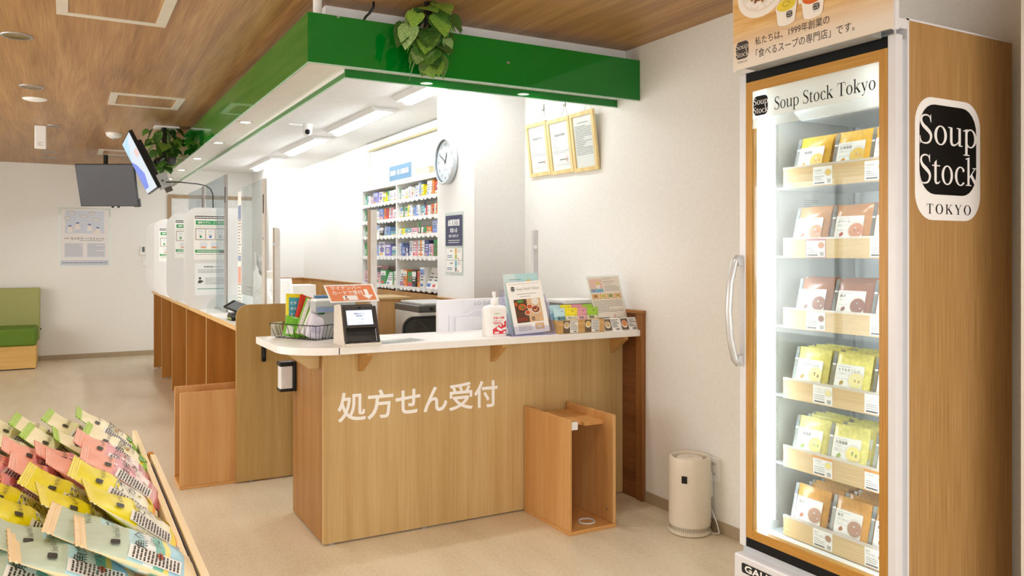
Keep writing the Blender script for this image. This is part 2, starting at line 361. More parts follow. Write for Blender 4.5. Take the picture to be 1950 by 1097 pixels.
# door opening frame on the far wall
FRM = wood('#a58b69', '#957c5b', '#b39a78', axis=2, s=1)
o = struct(thing('door_1', 'x', 'x')); del o['label']; del o['category']; o.name = 'door_1'
M().box((1.25, 12.17, 0), (1.30, 12.2, 2.24)).build('door_post', FRM, o)
M().box((2.43, 12.17, 0), (2.48, 12.2, 2.24)).build('door_post', FRM, o)
M().box((1.30, 12.17, 2.19), (2.43, 12.2, 2.24)).build('door_head', FRM, o)
M().box((1.30, 12.185, 0), (2.43, 12.2, 2.19)).build('door_leaf', mat('#e2e2de', 0.5), o, bevel=0.003)
# ---------------------------------------------------------------- green canopy over the counters
cn = thing('counter_canopy', 'glossy green canopy with white soffit hanging over the reception counters', 'canopy', (1.6, 4.2, 2.28))
GT = mat('#0a6e2a', 0.1, var=0.02)
YE = 11.6
M().box((0.965, 3.647, 2.28), (2.868, 3.655, 2.507)).build('front_fascia', GREEN, cn)
M().box((0.965, 3.655, 2.28), (0.973, YE, 2.507)).build('side_fascia', GREEN, cn)
M().box((0.968, 3.650, 2.274), (2.868, 3.656, 2.28)).build('edge_trim', mat('#b9d8c6', 0.15), cn)
M().box((0.968, 3.656, 2.274), (0.974, YE, 2.28)).build('edge_trim', mat('#b9d8c6', 0.15), cn)
M().prism([(0.973, 3.655), (2.868, 3.655), (2.868, 3.867), (1.213, 3.867), (1.213, YE), (0.973, YE)], 'z', 2.316, 2.328).build('soffit', WHITE, cn)
M().box((1.207, 3.863, 2.275), (2.868, 3.869, 2.318)).build('inner_fascia', GREEN, cn)
M().box((1.207, 3.869, 2.275), (1.213, YE, 2.318)).build('inner_fascia', GREEN, cn)
M().box((1.207, 3.863, 2.271), (2.868, 3.869, 2.275)).build('edge_trim', mat('#b9d8c6', 0.15), cn)
M().box((1.207, 3.869, 2.271), (1.213, YE, 2.275)).build('edge_trim', mat('#b9d8c6', 0.15), cn)
M().prism([(1.085, 3.78), (2.868, 3.78), (2.868, 3.80), (1.105, 3.80), (1.105, YE), (1.085, YE)], 'z', 2.328, 2.59).build('riser', WHITE, cn)
M().prism([(1.203, 3.869), (2.868, 3.869), (2.868, 3.879), (1.223, 3.879), (1.223, YE), (1.203, YE)], 'z', 2.30, 2.59).build('inner_riser', WHITE, cn)
M().lathe((1.03, 3.72, 0), [(0.021, 2.51), (0.021, 2.59)], 16).build('hanger_post', WHITE, cn, smooth=True, auto=0.6)
M().box((1.10, 3.643, 2.498), (1.112, 3.651, 2.506)).build('panel_clip', STEEL, cn)
M().box((2.0, 3.645, 2.39), (2.018, 3.65, 2.40)).build('panel_clip', STEEL, cn)
# downlights let into the soffit
LED = emit('#fffdf6', 14)
def downlight(x, y, label):
    t = thing('soffit_downlight', label, 'downlight', (x, y, 2.316), 'round LED downlights in the canopy soffit')
    M().lathe((x, y, 2.316), [(0.034, -0.004), (0.048, -0.004), (0.05, 0), (0.034, 0)], 24, cap=False).build('trim_ring', WHITE, t, smooth=True)
    M().lathe((x, y, 2.316), [(0.0, -0.003), (0.034, -0.003)], 24).build('lens', LED, t)
    l = bpy.data.lights.new('downlight_beam', 'SPOT'); l.energy = 14; l.spot_size = R(95); l.spot_blend = 0.8; l.shadow_soft_size = 0.04; l.color = (1, 0.98, 0.95)
    lo = bpy.data.objects.new('downlight_beam', l); COL.objects.link(lo); lo.location = (0, 0, -0.008); lo.parent = t
for k, (x, y) in enumerate([(1.09, 4.55), (1.09, 5.751), (1.095, 6.919), (1.1, 8.157), (1.1, 9.359), (1.1, 10.541)]):
    if k: downlight(x, y, 'small round downlight in the soffit above the '+['', 'end panel by the card terminal', 'second desk screen', 'third desk screen', 'desk partition with the tall notice', 'desk partition farthest away'][k])
downlight(1.686, 3.76, 'small round downlight above the counter, below the hanging plant')
downlight(2.283, 3.76, 'small round downlight above the counter, nearer the certificates')
# fluorescent fittings over the dispensary
for k, y in enumerate((5.06, 6.88, 8.70, 10.62)):
    t = thing('ceiling_light', ['bright tube light fitting nearest the clock pillar', 'second tube light fitting from the clock pillar', 'third tube light fitting from the clock pillar', 'tube light fitting deepest in the dispensary'][k], 'ceiling light', (2.27, y, 2.59), 'tube light fittings over the dispensary')
    M().prism([(2.15, 2.588), (2.19, 2.56), (2.35, 2.56), (2.39, 2.588)], 'y', y-0.69, y+0.69).build('housing', WHITE, t)
    M().prism([(2.235, 2.56), (2.245, 2.535), (2.295, 2.535), (2.305, 2.56)], 'y', y-0.64, y+0.64).build('tube_cover', emit('#f6faff', 32), t)
# ---------------------------------------------------------------- ceiling fittings on the waiting side
def ceil_frame(x0, y0, x1, y1, w, label):
    t = thing('ceiling_hatch', label, 'hatch', ((x0+x1)/2, (y0+y1)/2, 2.59), 'framed ceiling hatches')
    F = mat('#d7d1c2', 0.4); z = (2.582, 2.59)
    mb = M(); mb.box((x0, y0, z[0]), (x1, y0+w, z[1])); mb.box((x0, y1-w, z[0]), (x1, y1, z[1])); mb.box((x0, y0+w, z[0]), (x0+w, y1-w, z[1])); mb.box((x1-w, y0+w, z[0]), (x1, y1-w, z[1]))
    mb.build('hatch_frame', F, t); M().box((x0+w, y0+w, 2.586), (x1-w, y1-w, 2.59)).build('hatch_panel', CEILM, t)
ceil_frame(-0.04, 3.98, 0.455, 4.54, 0.05, 'pale framed hatch in the wood ceiling, largest and nearest the camera')
ceil_frame(0.29, 6.57, 0.80, 7.09, 0.05, 'pale framed hatch in the wood ceiling near the hanging plant by the screen')
ceil_frame(0.33, 10.2, 0.84, 10.7, 0.05, 'pale framed hatch in the wood ceiling above the grey screen')
def recess(x, y, r, label, dome=False, power=0):
    t = thing('ceiling_downlight', label, 'downlight', (x, y, 2.59), 'recessed ceiling downlights')
    if dome: M().lathe((x, y, 2.59), [(0, -0.018), (r*0.5, -0.016), (r*0.9, -0.008), (r, 0)], 28).build('cover', WHITE, t, smooth=True); return
    M().lathe((x, y, 2.59), [(r*0.86, -0.004), (r, -0.006), (r*1.04, -0.001), (r*1.04, 0), (r*0.86, 0)], 28, cap=False).build('trim_ring', STEEL, t, smooth=True)
    M().lathe((x, y, 2.59), [(0.0, -0.0015), (r*0.86, -0.003)], 28).build('reflector', mat('#8a6a2c', 0.2, metal=0.6), t, smooth=True)
    if power:
        l = bpy.data.lights.new('downlight_beam', 'SPOT'); l.energy = power; l.spot_size = R(125); l.spot_blend = 0.7; l.shadow_soft_size = 0.09; l.color = (1, 0.94, 0.85)
        lo = bpy.data.objects.new('downlight_beam', l); COL.objects.link(lo); lo.location = (0, 0, -0.012); lo.parent = t
recess(-0.232, 5.126, 0.075, 'round recessed downlight with a golden reflector nearest the camera', power=32)
recess(-0.212, 6.634, 0.075, 'round recessed downlight with a golden reflector beside the white disc', power=32)
recess(-0.206, 7.15, 0.085, 'flat white round cover plate on the wood ceiling', True)
recess(-0.10, 8.55, 0.05, 'tiny dark downlight beside the white ceiling sensor box')
recess(-0.171, 10.755, 0.07, 'recessed downlight near the far wall, before the last one', power=24)
recess(-0.178, 11.4, 0.075, 'recessed downlight closest to the far wall')
for x, y, w, lb in ((-0.24, 3.6, 26, 'above the far end of the snack bin'), (-0.24, 2.1, 34, 'above the middle of the snack bin'), (-0.24, 0.6, 34, 'above the near end of the snack bin'), (1.35, 2.3, 34, 'above the floor before the reception counter'), (1.35, 0.7, 30, 'above the floor before the refrigerator')):
    recess(x, y, 0.075, 'recessed ceiling downlight '+lb, power=w)
t = thing('sensor_box', 'white rectangular box hanging down from the wood ceiling', 'sensor', (-0.2, 8.6, 2.59))
M().box((-0.25, 8.58, 2.375), (-0.155, 8.63, 2.59)).build('housing', WHITE, t, bevel=0.008)
M().lines((-0.25, 8.5795, 2.375), XR, UP, 0.025, 0.025, 0.07, 0.06, 4, 0).build('rating_label', INKL, t)
t = thing('smoke_detector', 'small round white smoke detector on the wood ceiling', 'smoke detector', (0.416, 8.8, 2.59))
M().lathe((0.416, 8.8, 2.59), [(0.0, -0.05), (0.03, -0.05), (0.05, -0.04), (0.068, -0.03), (0.07, -0.012), (0.075, -0.01), (0.075, 0)], 24).build('base', WHITE, t, smooth=True, auto=0.6)
M().lathe((0.416, 8.8, 2.54), [(0.0, -0.012), (0.018, -0.012), (0.02, 0)], 16).build('sensing_chamber', GREY, t, smooth=True)
t = thing('security_camera', 'white dome camera with a black lens on the dispensary ceiling', 'camera', (1.934, 7.33, 2.59))
M().lathe((1.934, 7.33, 2.59), [(0.05, 0), (0.05, -0.02), (0.044, -0.03), (0.044, -0.07), (0.03, -0.10), (0.0, -0.108)], 24).build('housing', WHITE, t, smooth=True, auto=0.7)
M().lathe((1.927, 7.29, 2.515), [(0.0, -0.02), (0.012, -0.02), (0.022, -0.012), (0.025, 0.0), (0.02, 0.012)], 16, axis='y').build('lens', DARK, t, smooth=True)
M().box((1.77, 7.31, 2.57), (1.89, 7.35, 2.59)).build('mount_plate', WHITE, t, bevel=0.004)
# black power cable dropping from the ceiling behind the green fascia
tag(M().tube([(1.27, 3.62, 2.59), (1.268, 3.62, 2.565), (1.255, 3.63, 2.54), (1.237, 3.64, 2.52), (1.232, 3.658, 2.505)], 0.006, 8).build('power_cable', DARK, smooth=True), 'black cable running from the ceiling behind the green front fascia', 'cable')
# ---------------------------------------------------------------- reception counter
CT = wood('#f1efec', '#e6e3de', '#f6f4f1', axis=0, s=1.2, rough=0.3)
CTE = mat('#efedea', 0.35, var=0.02)
rc = thing('reception_counter', 'oak-faced reception counter with a white top and white lettering on its front', 'counter', (1.9, 3.9, 0))
M().box((1.078, 3.79, 0.008), (2.853, 3.812, 0.935)).build('front_panel', OAK, rc)
M().box((1.078, 3.812, 0.008), (1.10, 4.377, 0.935)).build('end_panel', wood('#946733', '#835828', '#a3773f', axis=2, s=1), rc)  # this side lies in shade; the shade is put into its darker wood
M().box((1.10, 3.812, 0.70), (2.85, 4.25, 0.72)).build('inner_shelf', OAKX, rc)
# top: round-cornered end piece and long straight piece with a seam between them
arc = [(0.865+0.24*(1-math.cos(R(a))), 3.615+0.24*(1-math.sin(R(a)))) for a in range(0, 91, 9)]
M().prism([(0.865, 4.29)]+arc+[(1.098, 3.615), (1.098, 4.29)], 'z', 0.935, 0.97).build('top_end', [CT], rc, bevel=0.002)
M().prism([(1.0983, 3.615), (2.853, 3.615), (2.853, 4.08), (1.34, 4.08), (1.34, 4.29), (1.0983, 4.29)], 'z', 0.935, 0.97).build('top_slab', CTE, rc, bevel=0.002)
def bracket(mb, x0, x1, y0, y1, drop): mb.prism([(y1, 0.935), (y0, 0.935), (y0, 0.915), (y1, 0.935-drop)], 'x', x0, x1)
for x in (1.25, 1.98, 2.765):
    mb = M(); bracket(mb, x, x+0.03, 3.66, 3.79, 0.11); mb.build('bracket', wood('#b98a4e', '#a67a3f', '#c9a067', axis=2, s=1.1), rc, bevel=0.001)
mb = M(); mb.prism([(1.078, 0.935), (0.905, 0.935), (1.03, 0.845), (1.078, 0.845)], 'y', 3.86, 3.89); mb.build('bracket', OAKX, rc, bevel=0.001)
P2().text('処方せん受付', 0.150, (1.145, 3.7893, 0.60), XR, UP, bold=0.018, fit=0.87, res=4).build('lettering', mat('#f3f1ee', 0.4, var=0), rc)
for x in (1.12, 1.6, 2.35, 2.8):
    M().lathe((x, 3.80, 0), [(0.012, 0), (0.012, 0.008)], 10).build('adjuster_foot', GREY, rc)
M().box((1.10, 3.83, 0.0), (2.85, 3.85, 0.01)).build('toe_strip', DARK, rc)
# holder screwed to the counter end
t = thing('wall_dispenser', 'small white dispenser in a dark holder fixed to the counter end', 'dispenser', (1.05, 4.40, 0.74))
M().box((1.062, 4.30, 0.668), (1.078, 4.385, 0.825)).build('back_plate', DARK, t, bevel=0.004)
M().prism([(4.31, 0.675), (4.31, 0.81), (4.33, 0.815), (4.376, 0.815), (4.376, 0.675)], 'x', 0.995, 1.062).build('housing', mat('#dedfe0', 0.35), t, bevel=0.008)
M().box((0.99, 4.302, 0.802), (1.064, 4.384, 0.825)).build('lid', DARK, t, bevel=0.006)
M().box((0.992, 4.304, 0.668), (1.064, 4.384, 0.684)).build('base', DARK, t, bevel=0.004)
# ---------------------------------------------------------------- end panel and row of patient desks
PAN = wood('#b69459', '#a8854a', '#c2a36a', axis=2, s=1.0, rough=0.45)
PAN2 = wood('#a8702c', '#946024', '#b67f3a', axis=2, s=1.0, rough=0.45)
dk = thing('desk_row', 'long row of patient desks with wooden side boards and a white top', 'desk', (1.3, 8, 0))
def rounded(x0, x1, z1, r): return [(x0, 0.01), (x1, 0.01), (x1, z1)]+[(x0+r-r*math.sin(R(a)), z1-r+r*math.cos(R(a))) for a in range(0, 91, 10)]
ep = M().prism(rounded(0.908, 1.24, 1.09, 0.075), 'y', 5.08, 5.102).build('end_board', PAN, dk)
M().prism([(1.24, 0.01), (1.8, 0.01), (1.8, 0.93), (1.24, 0.93)], 'y', 5.085, 5.10).build('end_board', PAN, dk)
LIT = wood('#d6b27a', '#caa46a', '#deba86', axis=2, s=1.0)
YB_ = [6.524, 7.689, 8.804, 9.80, 10.72]
for k, y in enumerate(YB_):
    M().box((0.9465, y, 0.01), (1.55, y+0.02, 0.914)).build('side_board', PAN2, dk)
    M().box((0.945, y-0.001, 0.01), (0.9465, y+0.021, 0.914)).build('pale_edge', LIT, dk)  # front edges catch the light; the paler wood paints that brightness on
M().box((1.50, 5.10, 0.01), (1.52, 10.9, 0.914)).build('back_board', PAN2, dk)
M().box((0.947, 5.102, 0.914), (1.75, 10.95, 0.945)).build('desk_top', mat('#f0efec', 0.3, var=0.015), dk)
M().box((0.942, 5.102, 0.914), (0.947, 10.95, 0.9452)).build('pale_edge', LIT, dk)
for k, y in enumerate([5.09]+YB_): M().lathe((1.0, y+0.01, 0), [(0.012, 0), (0.012, 0.01)], 10).build('adjuster_foot', GREY, dk)
t = thing('door_latch', 'slim black latch on the end board of the desk row', 'latch', (1.07, 5.08, 0.78))
M().box((1.056, 5.068, 0.735), (1.084, 5.08, 0.832)).build('plate', DARK, t, bevel=0.006)
M().box((1.064, 5.06, 0.76), (1.076, 5.068, 0.815)).build('lever', mat('#2c2c2e', 0.25), t, bevel=0.003)
# milky partitions with rounded corners on the desk boards, and their notices
def screen(y, name_label, milk=MILKY, x0=0.845, x1=1.30, z0=0.946, z1=1.785, low=False):
    t = thing('desk_partition', name_label, 'partition', (1.1, y, 0.945))
    rr = 0.11
    pts = [(x0+rr-rr*math.sin(R(a)), z1-rr+rr*math.cos(R(a))) for a in range(0, 91, 10)]
    if low: pts += [(x0, z0), (x1, z0), (x1, z1)]
    else: pts += [(x0+rr-rr*math.cos(R(a)), z0+rr-rr*math.sin(R(a))) for a in range(0, 91, 10)]+[(x1, z0), (x1, z1)]
    M().prism(pts, 'y', y-0.012, y-0.006).build('sheet', milk, t)
    M().box((x1-0.05, y-0.02, 0.9455), (x1-0.01, y-0.001, 0.985)).build('clamp', STEEL, t, bevel=0.002)
    return t
GRN = mat('#2f9a5a', 0.5, var=0); BLUE = mat('#3f74c2', 0.5, var=0); PGREY = mat('#c4bdb8', 0.6, var=0); PALE = mat('#dfe4ea', 0.6, var=0); ORN = mat('#eba06a', 0.6, var=0)
def notice(parent, x, y, z1, w, label=None):
    """two-sheet prescription notice, top edge z1"""
    o = (x, y, z1); h = 1.42*w; mb = P2(); T = lambda a: a*w
    mb.rect(o, XR, UP, 0, -h, w, 0, 0, 0)
    mb.rect(o, XR, UP, T(.03), -T(.12), T(.93), -T(.03), 1, .0006); mb.lines(o, XR, UP, T(.05), -T(.055), T(.9), -T(.10), 1, 0, .0012, 3, .6)
    mb.rect(o, XR, UP, T(.06), -T(.31), T(.94), -T(.18), 2, .0006); mb.text('撮影せずに、より見やすく', T(.075), o, XR, UP, T(.12), -T(.27), 0, .0012, res=1, bold=.02)
    mb.lines(o, XR, UP, T(.06), -T(.34), T(.75), -T(.37), 1, 3, .0006, 5)
    mb.rect(o, XR, UP, T(.04), -T(.80), T(.94), -T(.41), 4, .0006)
    for i in range(3):
        a = T(.08+.29*i); mb.rect(o, XR, UP, a, -T(.76), a+T(.25), -T(.46), 0, .0012); mb.rect(o, XR, UP, a+T(.05), -T(.57), a+T(.2), -T(.49), 6, .0018)
        mb.lines(o, XR, UP, a+T(.06), -T(.61), a+T(.19), -T(.64), 1, 1, .0018, i)
        mb.disc(o, XR, UP, a+T(.125), -T(.69), T(.04), None, (2, 5, 3)[i], .0018, 12)
    for i in range(2):
        a = T(.18+.32*i); mb.rect(o, XR, UP, a, -T(1.06), a+T(.22), -T(.85), 6, .0006); mb.rect(o, XR, UP, a+T(.04), -T(1.05), a+T(.18), -T(1.0), 7, .0012)
    mb.rect(o, XR, UP, T(.04), -T(1.19), T(.92), -T(1.10), 2, .0006); mb.lines(o, XR, UP, T(.1), -T(1.13), T(.75), -T(1.165), 1, 0, .0012, 9, .7)
    mb.lines(o, XR, UP, T(.05), -T(1.22), T(.9), -T(1.26), 1, 3, .0006, 11)
    mb.rect(o, XR, UP, T(.78), -T(1.21), T(.9), -T(1.13), 1, .0014)
    return mb.build('notice', [PAPER, INK, GRN, INKL, PGREY, BLUE, PALE, ORN], parent)
ws = ['milky partition with the full prescription notice, nearest the camera', 'second milky partition on the desk row, half hidden by the first', 'third milky partition on the desk row', 'milky partition on the desk row, farthest from the camera']
for k, y in enumerate((7.055, 8.343, 9.586, 10.57)):
    t = screen(y, ws[k], x0=0.845)
    if k < 3: notice(t, (0.922, 0.918, 0.895)[k], y-0.0125, (1.725, 1.735, 1.69)[k], 0.262)
    if k == 0:
        o = (0.93, y-0.0125, 1.325); mb = P2(); mb.rect(o, XR, UP, 0, -.265, .262, 0, 0)
        mb.text('個人情報の取扱いについて', .013, o, XR, UP, .07, -.035, 1, bold=.02, res=1, fit=.12); mb.lines(o, XR, UP, .025, -.085, .23, -.05, 3, 2, seed=2)
        mb.disc(o, XR, UP, .04, -.125, .010, m=1, d=.0006); mb.plane2([(.022, -.165), (.03, -.14), (.05, -.14), (.07, -.15), (.045, -.165)], o, XR, UP, 1, .0006)
        mb.lines(o, XR, UP, .08, -.18, .24, -.12, 5, 2, seed=4); mb.rect(o, XR, UP, .02, -.215, .24, -.21, 3, .0006)
        mb.build('privacy_sheet', [mat('#edf1f4', .3, var=0), INK, INKL, GRN], t)
screen(6.524, 'low clear partition with one rounded corner beside the card terminal', ACRYL, x0=0.945, x1=1.25, z0=0.945, z1=1.08, low=True)
# tall clear sheets along the desks between patient and pharmacist
def tall(y0, y1, z1, label, post_col):
    t = thing('sneeze_guard', label, 'screen', (1.1, y0, 0.945))
    M().box((1.097, y0, 0.946), (1.103, y1, z1)).build('sheet', clear('reflecting_acrylic', '#e6ebec', 0.10, 0.05, '#d8dcdd') if z1 > 2 else clear('pale_acrylic', '#f4f7f7', 0.06, 0.03, '#e4e8e8'), t)  # far sheets are clear; their grey reflection is put into the tint
    M().box((1.093, y0-0.012, 0.946), (1.107, y0+0.07, z1)).build('post', mat(post_col, 0.4), t)
    M().box((1.09, y0+0.015, z1-0.22), (1.095, y0+0.03, z1-0.10)).build('slot', DARK, t)
    for z in (1.5, 1.75): M().lathe((1.093, y0+0.03, z), [(0.008, -0.004), (0.008, 0)], 10, axis='x').build('screw', STEEL, t)
    M().box((1.088, y0, 0.9455), (1.112, y1, 0.955)).build('foot_rail', STEEL, t)
    return t
tall(6.56, 7.62, 2.025, 'tall clear sneeze guard above the desk behind the notice partition', '#9b9794')
tall(7.74, 8.75, 2.018, 'tall clear sneeze guard on the third desk, behind the cable', '#9b9794')
t = tall(5.17, 5.91, 1.878, 'tall clear sneeze guard next to the end board with a leaning paper bag', '#c8c3bb')
mb = P2(); o = (1.094, 6.06, 1.85)
mb.rect(o, YB, UP, 0, -0.85, .13, 0, 0)
mb.rect(o, YB, UP, .01, -.20, .12, -.10, 1, .0005); mb.lines(o, YB, UP, .01, -.46, .12, -.20, 12, 2, seed=1); mb.rect(o, YB, UP, .01, -.50, .12, -.46, 1, .0005)
mb.rect(o, YB, UP, .01, -.66, .12, -.54, 3, .0005); mb.lines(o, YB, UP, .01, -.80, .12, -.66, 6, 2, seed=3)
mb.build('taped_notes', [PAPER, mat('#8fa3c4', .6, var=0), INKL, mat('#dba694', .6, var=0)], t)
# upright post on the end board
t = thing('screen_post', 'white round-topped upright post standing on the end board', 'post', (1.14, 5.09, 1.09))
M().prism([(1.135, 1.09), (1.172, 1.09), (1.172, 1.55), (1.163, 1.565), (1.135, 1.565)], 'y', 5.083, 5.095).build('upright', mat('#e6e6e4', 0.4), t, bevel=0.002)
M().box((1.130, 5.081, 1.09), (1.135, 5.097, 1.565)).build('edge_strip', mat('#a8977f', 0.5), t)
M().lathe((1.131, 5.08, 1.46), [(0.008, -0.004), (0.008, 0.0)], 10, axis='y').build('screw', STEEL, t)
# crumpled white bag
t = thing('paper_bag', 'crumpled white plastic bag standing on the desk behind the sneeze guard', 'bag', (1.18, 5.72, 0.945))
g = random.Random(5); n = 9
def bagside(xx, amp):
    vs = []
    for j in range(10):
        for i in range(n):
            u, w = i/(n-1), j/9; y = 5.98-.62*(.5+(u-.5)*(1-.45*w))-.10*(1-w)*u+.08*w; vs.append((xx+amp*math.sin(math.pi*u)*(1-w*.75)+g.uniform(-.010, .010), y+g.uniform(-.008, .008), .947+.47*w*(1-.50*u)))
    return vs
vs = bagside(1.19, -.07); vb = bagside(1.20, .08); N = 10*n
q = lambda o_: [(o_+j*n+i, o_+j*n+i+1, o_+(j+1)*n+i+1, o_+(j+1)*n+i) for j in range(9) for i in range(n-1)]
mb = M(); mb.raw(vs+vb, q(0)+q(N)+[(j*n, (j+1)*n, N+(j+1)*n, N+j*n) for j in range(9)]+[(j*n+n-1, (j+1)*n+n-1, N+(j+1)*n+n-1, N+j*n+n-1) for j in range(9)]); mb.build('body', mat('#f3f3f1', 0.35, var=0.03), t)
P2().lines((1.108, 5.80, 1.12), YB, UP, 0, 0, .22, .06, 2, 0, seed=2, th=.15).build('print', mat('#8ea79c', .6, var=0), t)
# card terminal: black payment device with a tilted screen
t = thing('card_terminal', 'black card payment terminal with a tilted grey screen on the desk', 'terminal', (1.0, 5.8, 0.945))
mb = M(); mb.prism([(5.68, .945), (5.86, .945), (5.86, .975), (5.82, .995), (5.70, .985), (5.68, .965)], 'x', .985, 1.09); mb.build('base', DARK, t, bevel=.006)
sc = M(); sc.box((-.045, -.10, -.008), (.045, .10, .008)); mm = Matrix.Translation((1.035, 5.80, 1.035)) @ Euler((R(10), R(-28), R(15))).to_matrix().to_4x4()
sc.map(lambda p: mm @ p); sc.build('display_unit', DARK, t, bevel=.004)
sc = M(); sc.box((-.038, -.085, .008), (.038, .06, .0095)); sc.map(lambda p: mm @ p); sc.build('display', mat('#6f7a80', .15, var=.02), t)
M().tube([(1.035, 5.82, .985), (1.035, 5.82, 1.03)], .02, 10).build('neck', mat('#d8d8d6', .4), t)
M().box((.984, 5.70, .955), (.9865, 5.84, .962)).build('light_strip', mat('#b9d34a', .4, var=0), t)
# flat wooden stands: umbrella and cane stands
def stand(name, label, loc, rz):
    t = thing(name, label, 'stand', (0, 0, 0), 'two wooden cane stands')
    # local: opening toward -Y, width along X, from y=0 (front) to y=.45
    for s in (-1, 1): M().box((s*.135-.009, 0, .018), (s*.135+.009, .447, .575)).build('side_panel', MAPLE, t, bevel=.003)
    M().box((-.144, -.003, 0), (.144, .447, .018)).build('bottom_board', MAPLEX, t, bevel=.002)
    M().box((-.126, .429, .30), (.126, .447, .52)).build('back_rail', MAPLEX, t)
    M().prism([(-.126, .12), (-.07, .12), (-.05, .14), (-.01, .14), (.01, .12), (.01, .09), (.126, .09), (.126, .429), (-.126, .429)], 'z', .515, .535).build('shelf', MAPLEY, t)
    M().box((-.126, .105, .495), (-.02, .119, .535)).build('white_clip', WHITE, t, bevel=.002)
    M().lathe((.03, .10, .018), [(.034, 0), (.04, .004), (.044, .0045), (.046, 0)], 20, cap=False).build('cane_cup', mat('#cfd3da', .4), t, smooth=True)
    M().lathe((.1255, .05, .08), [(.006, -.003), (.006, 0)], 10, axis='x').build('screw', STEEL, t)
    t.location = loc; t.rotation_euler = (0, 0, rz); return t
stand('cane_stand', 'open wooden cane stand with a white cup in its base against the counter front', (2.325, 3.335, 0), 0)
stand('cane_stand', 'wooden cane stand turned sideways against the end board of the desk row', (0.592, 5.25, 0), R(-90))
# black bag on the floor in the gap
t = thing('floor_bag', 'black bag on the floor in the gap beside the counter end', 'bag', (1.40, 5.2, 0))
M().prism([(1.255, 0), (1.6, 0), (1.58, .13), (1.5, .17), (1.29, .13)], 'y', 5.16, 5.36).build('body', mat('#24262c', .6), t, bevel=.02)
M().tube([(1.30, 5.155, .12), (1.35, 5.14, .06), (1.42, 5.15, .04), (1.5, 5.155, .12)], .006, 6).build('strap', mat('#55585e', .5), t)
# ---------------------------------------------------------------- drinks-style refrigerator with soups
FW = mat('#dcdde2', 0.3, var=0.015); FGREY = mat('#c3c9cf', 0.35, var=0.02); LINER = mat('#f2f5f4', 0.35, var=0.01)
TEAK = wood('#ac8652', '#9b7543', '#ba9562', axis=2, s=1.3, rough=0.4, fine=0.72)
TEAKF = wood('#b98636', '#aa772d', '#c59446', axis=2, s=1.4, rough=0.35, fine=0.72)
TEAKFY = wood('#b98636', '#aa772d', '#c59446', axis=1, s=1.4, rough=0.35, fine=0.72)
LW = mat('#f4f4f4', 0.4, var=0)
fr = thing('display_refrigerator', 'tall glass-door refrigerator with wood-grain side, stocked with soup pouches', 'refrigerator', (2.5, 1.88, 0))
Y0, Y1, XF = 1.557, 2.206, 2.203
M().box((2.253, Y0+.002, .30), (2.82, Y0+.05, 2.122)).build('cabinet_wall', FW, fr)
M().box((2.253, Y1-.04, .30), (2.82, Y1, 2.122)).build('cabinet_wall', LINER, fr)
M().box((2.78, Y0+.05, .30), (2.82, Y1-.04, 2.122)).build('back_wall', LINER, fr)
M().box((2.253, Y0+.05, 2.04), (2.78, Y1-.04, 2.122)).build('cabinet_top', LINER, fr)
M().box((2.253, Y0+.05, .30), (2.78, Y1-.04, .36)).build('cabinet_floor', LINER, fr)
M().box((2.262, Y0, .05), (2.818, Y0+.002, 2.118)).build('side_panel', TEAK, fr)
M().box((2.253, Y0-.0012, .05), (2.262, Y0+.002, 2.123)).build('corner_trim', FW, fr)
M().box((2.253, Y0-.0012, 2.118), (2.82, Y0+.002, 2.124)).build('corner_trim', FW, fr)
M().box((2.235, Y0+.012, .33), (2.253, Y1-.012, 2.06)).build('door_gasket', FGREY, fr) if False else None
for a, b_ in (((2.235, Y0+.008, .33), (2.253, Y0+.04, 2.06)), ((2.235, Y1-.04, .33), (2.253, Y1-.008, 2.06)), ((2.235, Y0+.04, 2.03), (2.253, Y1-.04, 2.06)), ((2.235, Y0+.04, .33), (2.253, Y1-.04, .36))):
    M().box(a, b_).build('door_gasket', FGREY, fr)
# logo board on the side
o = (2.2905, Y0-.0006, 0); mb = P2()
mb.plane2(rrect(.0005, 1.507, .3425, 1.893, .085, 8), o, XR, UP, 1, 0)
logo(mb, o, XR, UP, .0225, 1.588, .297, .283, 0, 1, .0006, tokyo=False)
serif(mb, 'TOKYO', o, XR, UP, .057, 1.527, .235, .047, 0, .0006, space=.16)
mb.build('logo_sticker', [mat('#0f0f0f', .4, var=0, spec=.15), LW], fr)
# lower machine cover
M().box((2.172, Y0, .04), (2.253, Y1-.004, .292)).build('machine_cover', FW, fr, bevel=.006)
M().box((2.253, Y0+.003, .04), (2.82, Y1, .30)).build('machine_case', FW, fr)
M().box((2.213, Y0+.01, .292), (2.253, Y1-.01, .33)).build('sill_channel', FGREY, fr)
mb = P2(); o = (2.1712, 2.163, .236); mb.plane2(rrect(0, -.004, .20, .032, .008), o, YB, UP, 0); mb.text('GALILEI', .034, o, YB, UP, .014, .003, 1, bold=.035, fit=.172)
mb.build('maker_plate', [DARK, LW], fr)
for x in (2.3, 2.76):
    for y in (Y0+.06, Y1-.06): M().lathe((x, y, 0), [(.022, 0), (.022, .012), (.012, .014), (.012, .05)], 12).build('foot', GREY, fr)
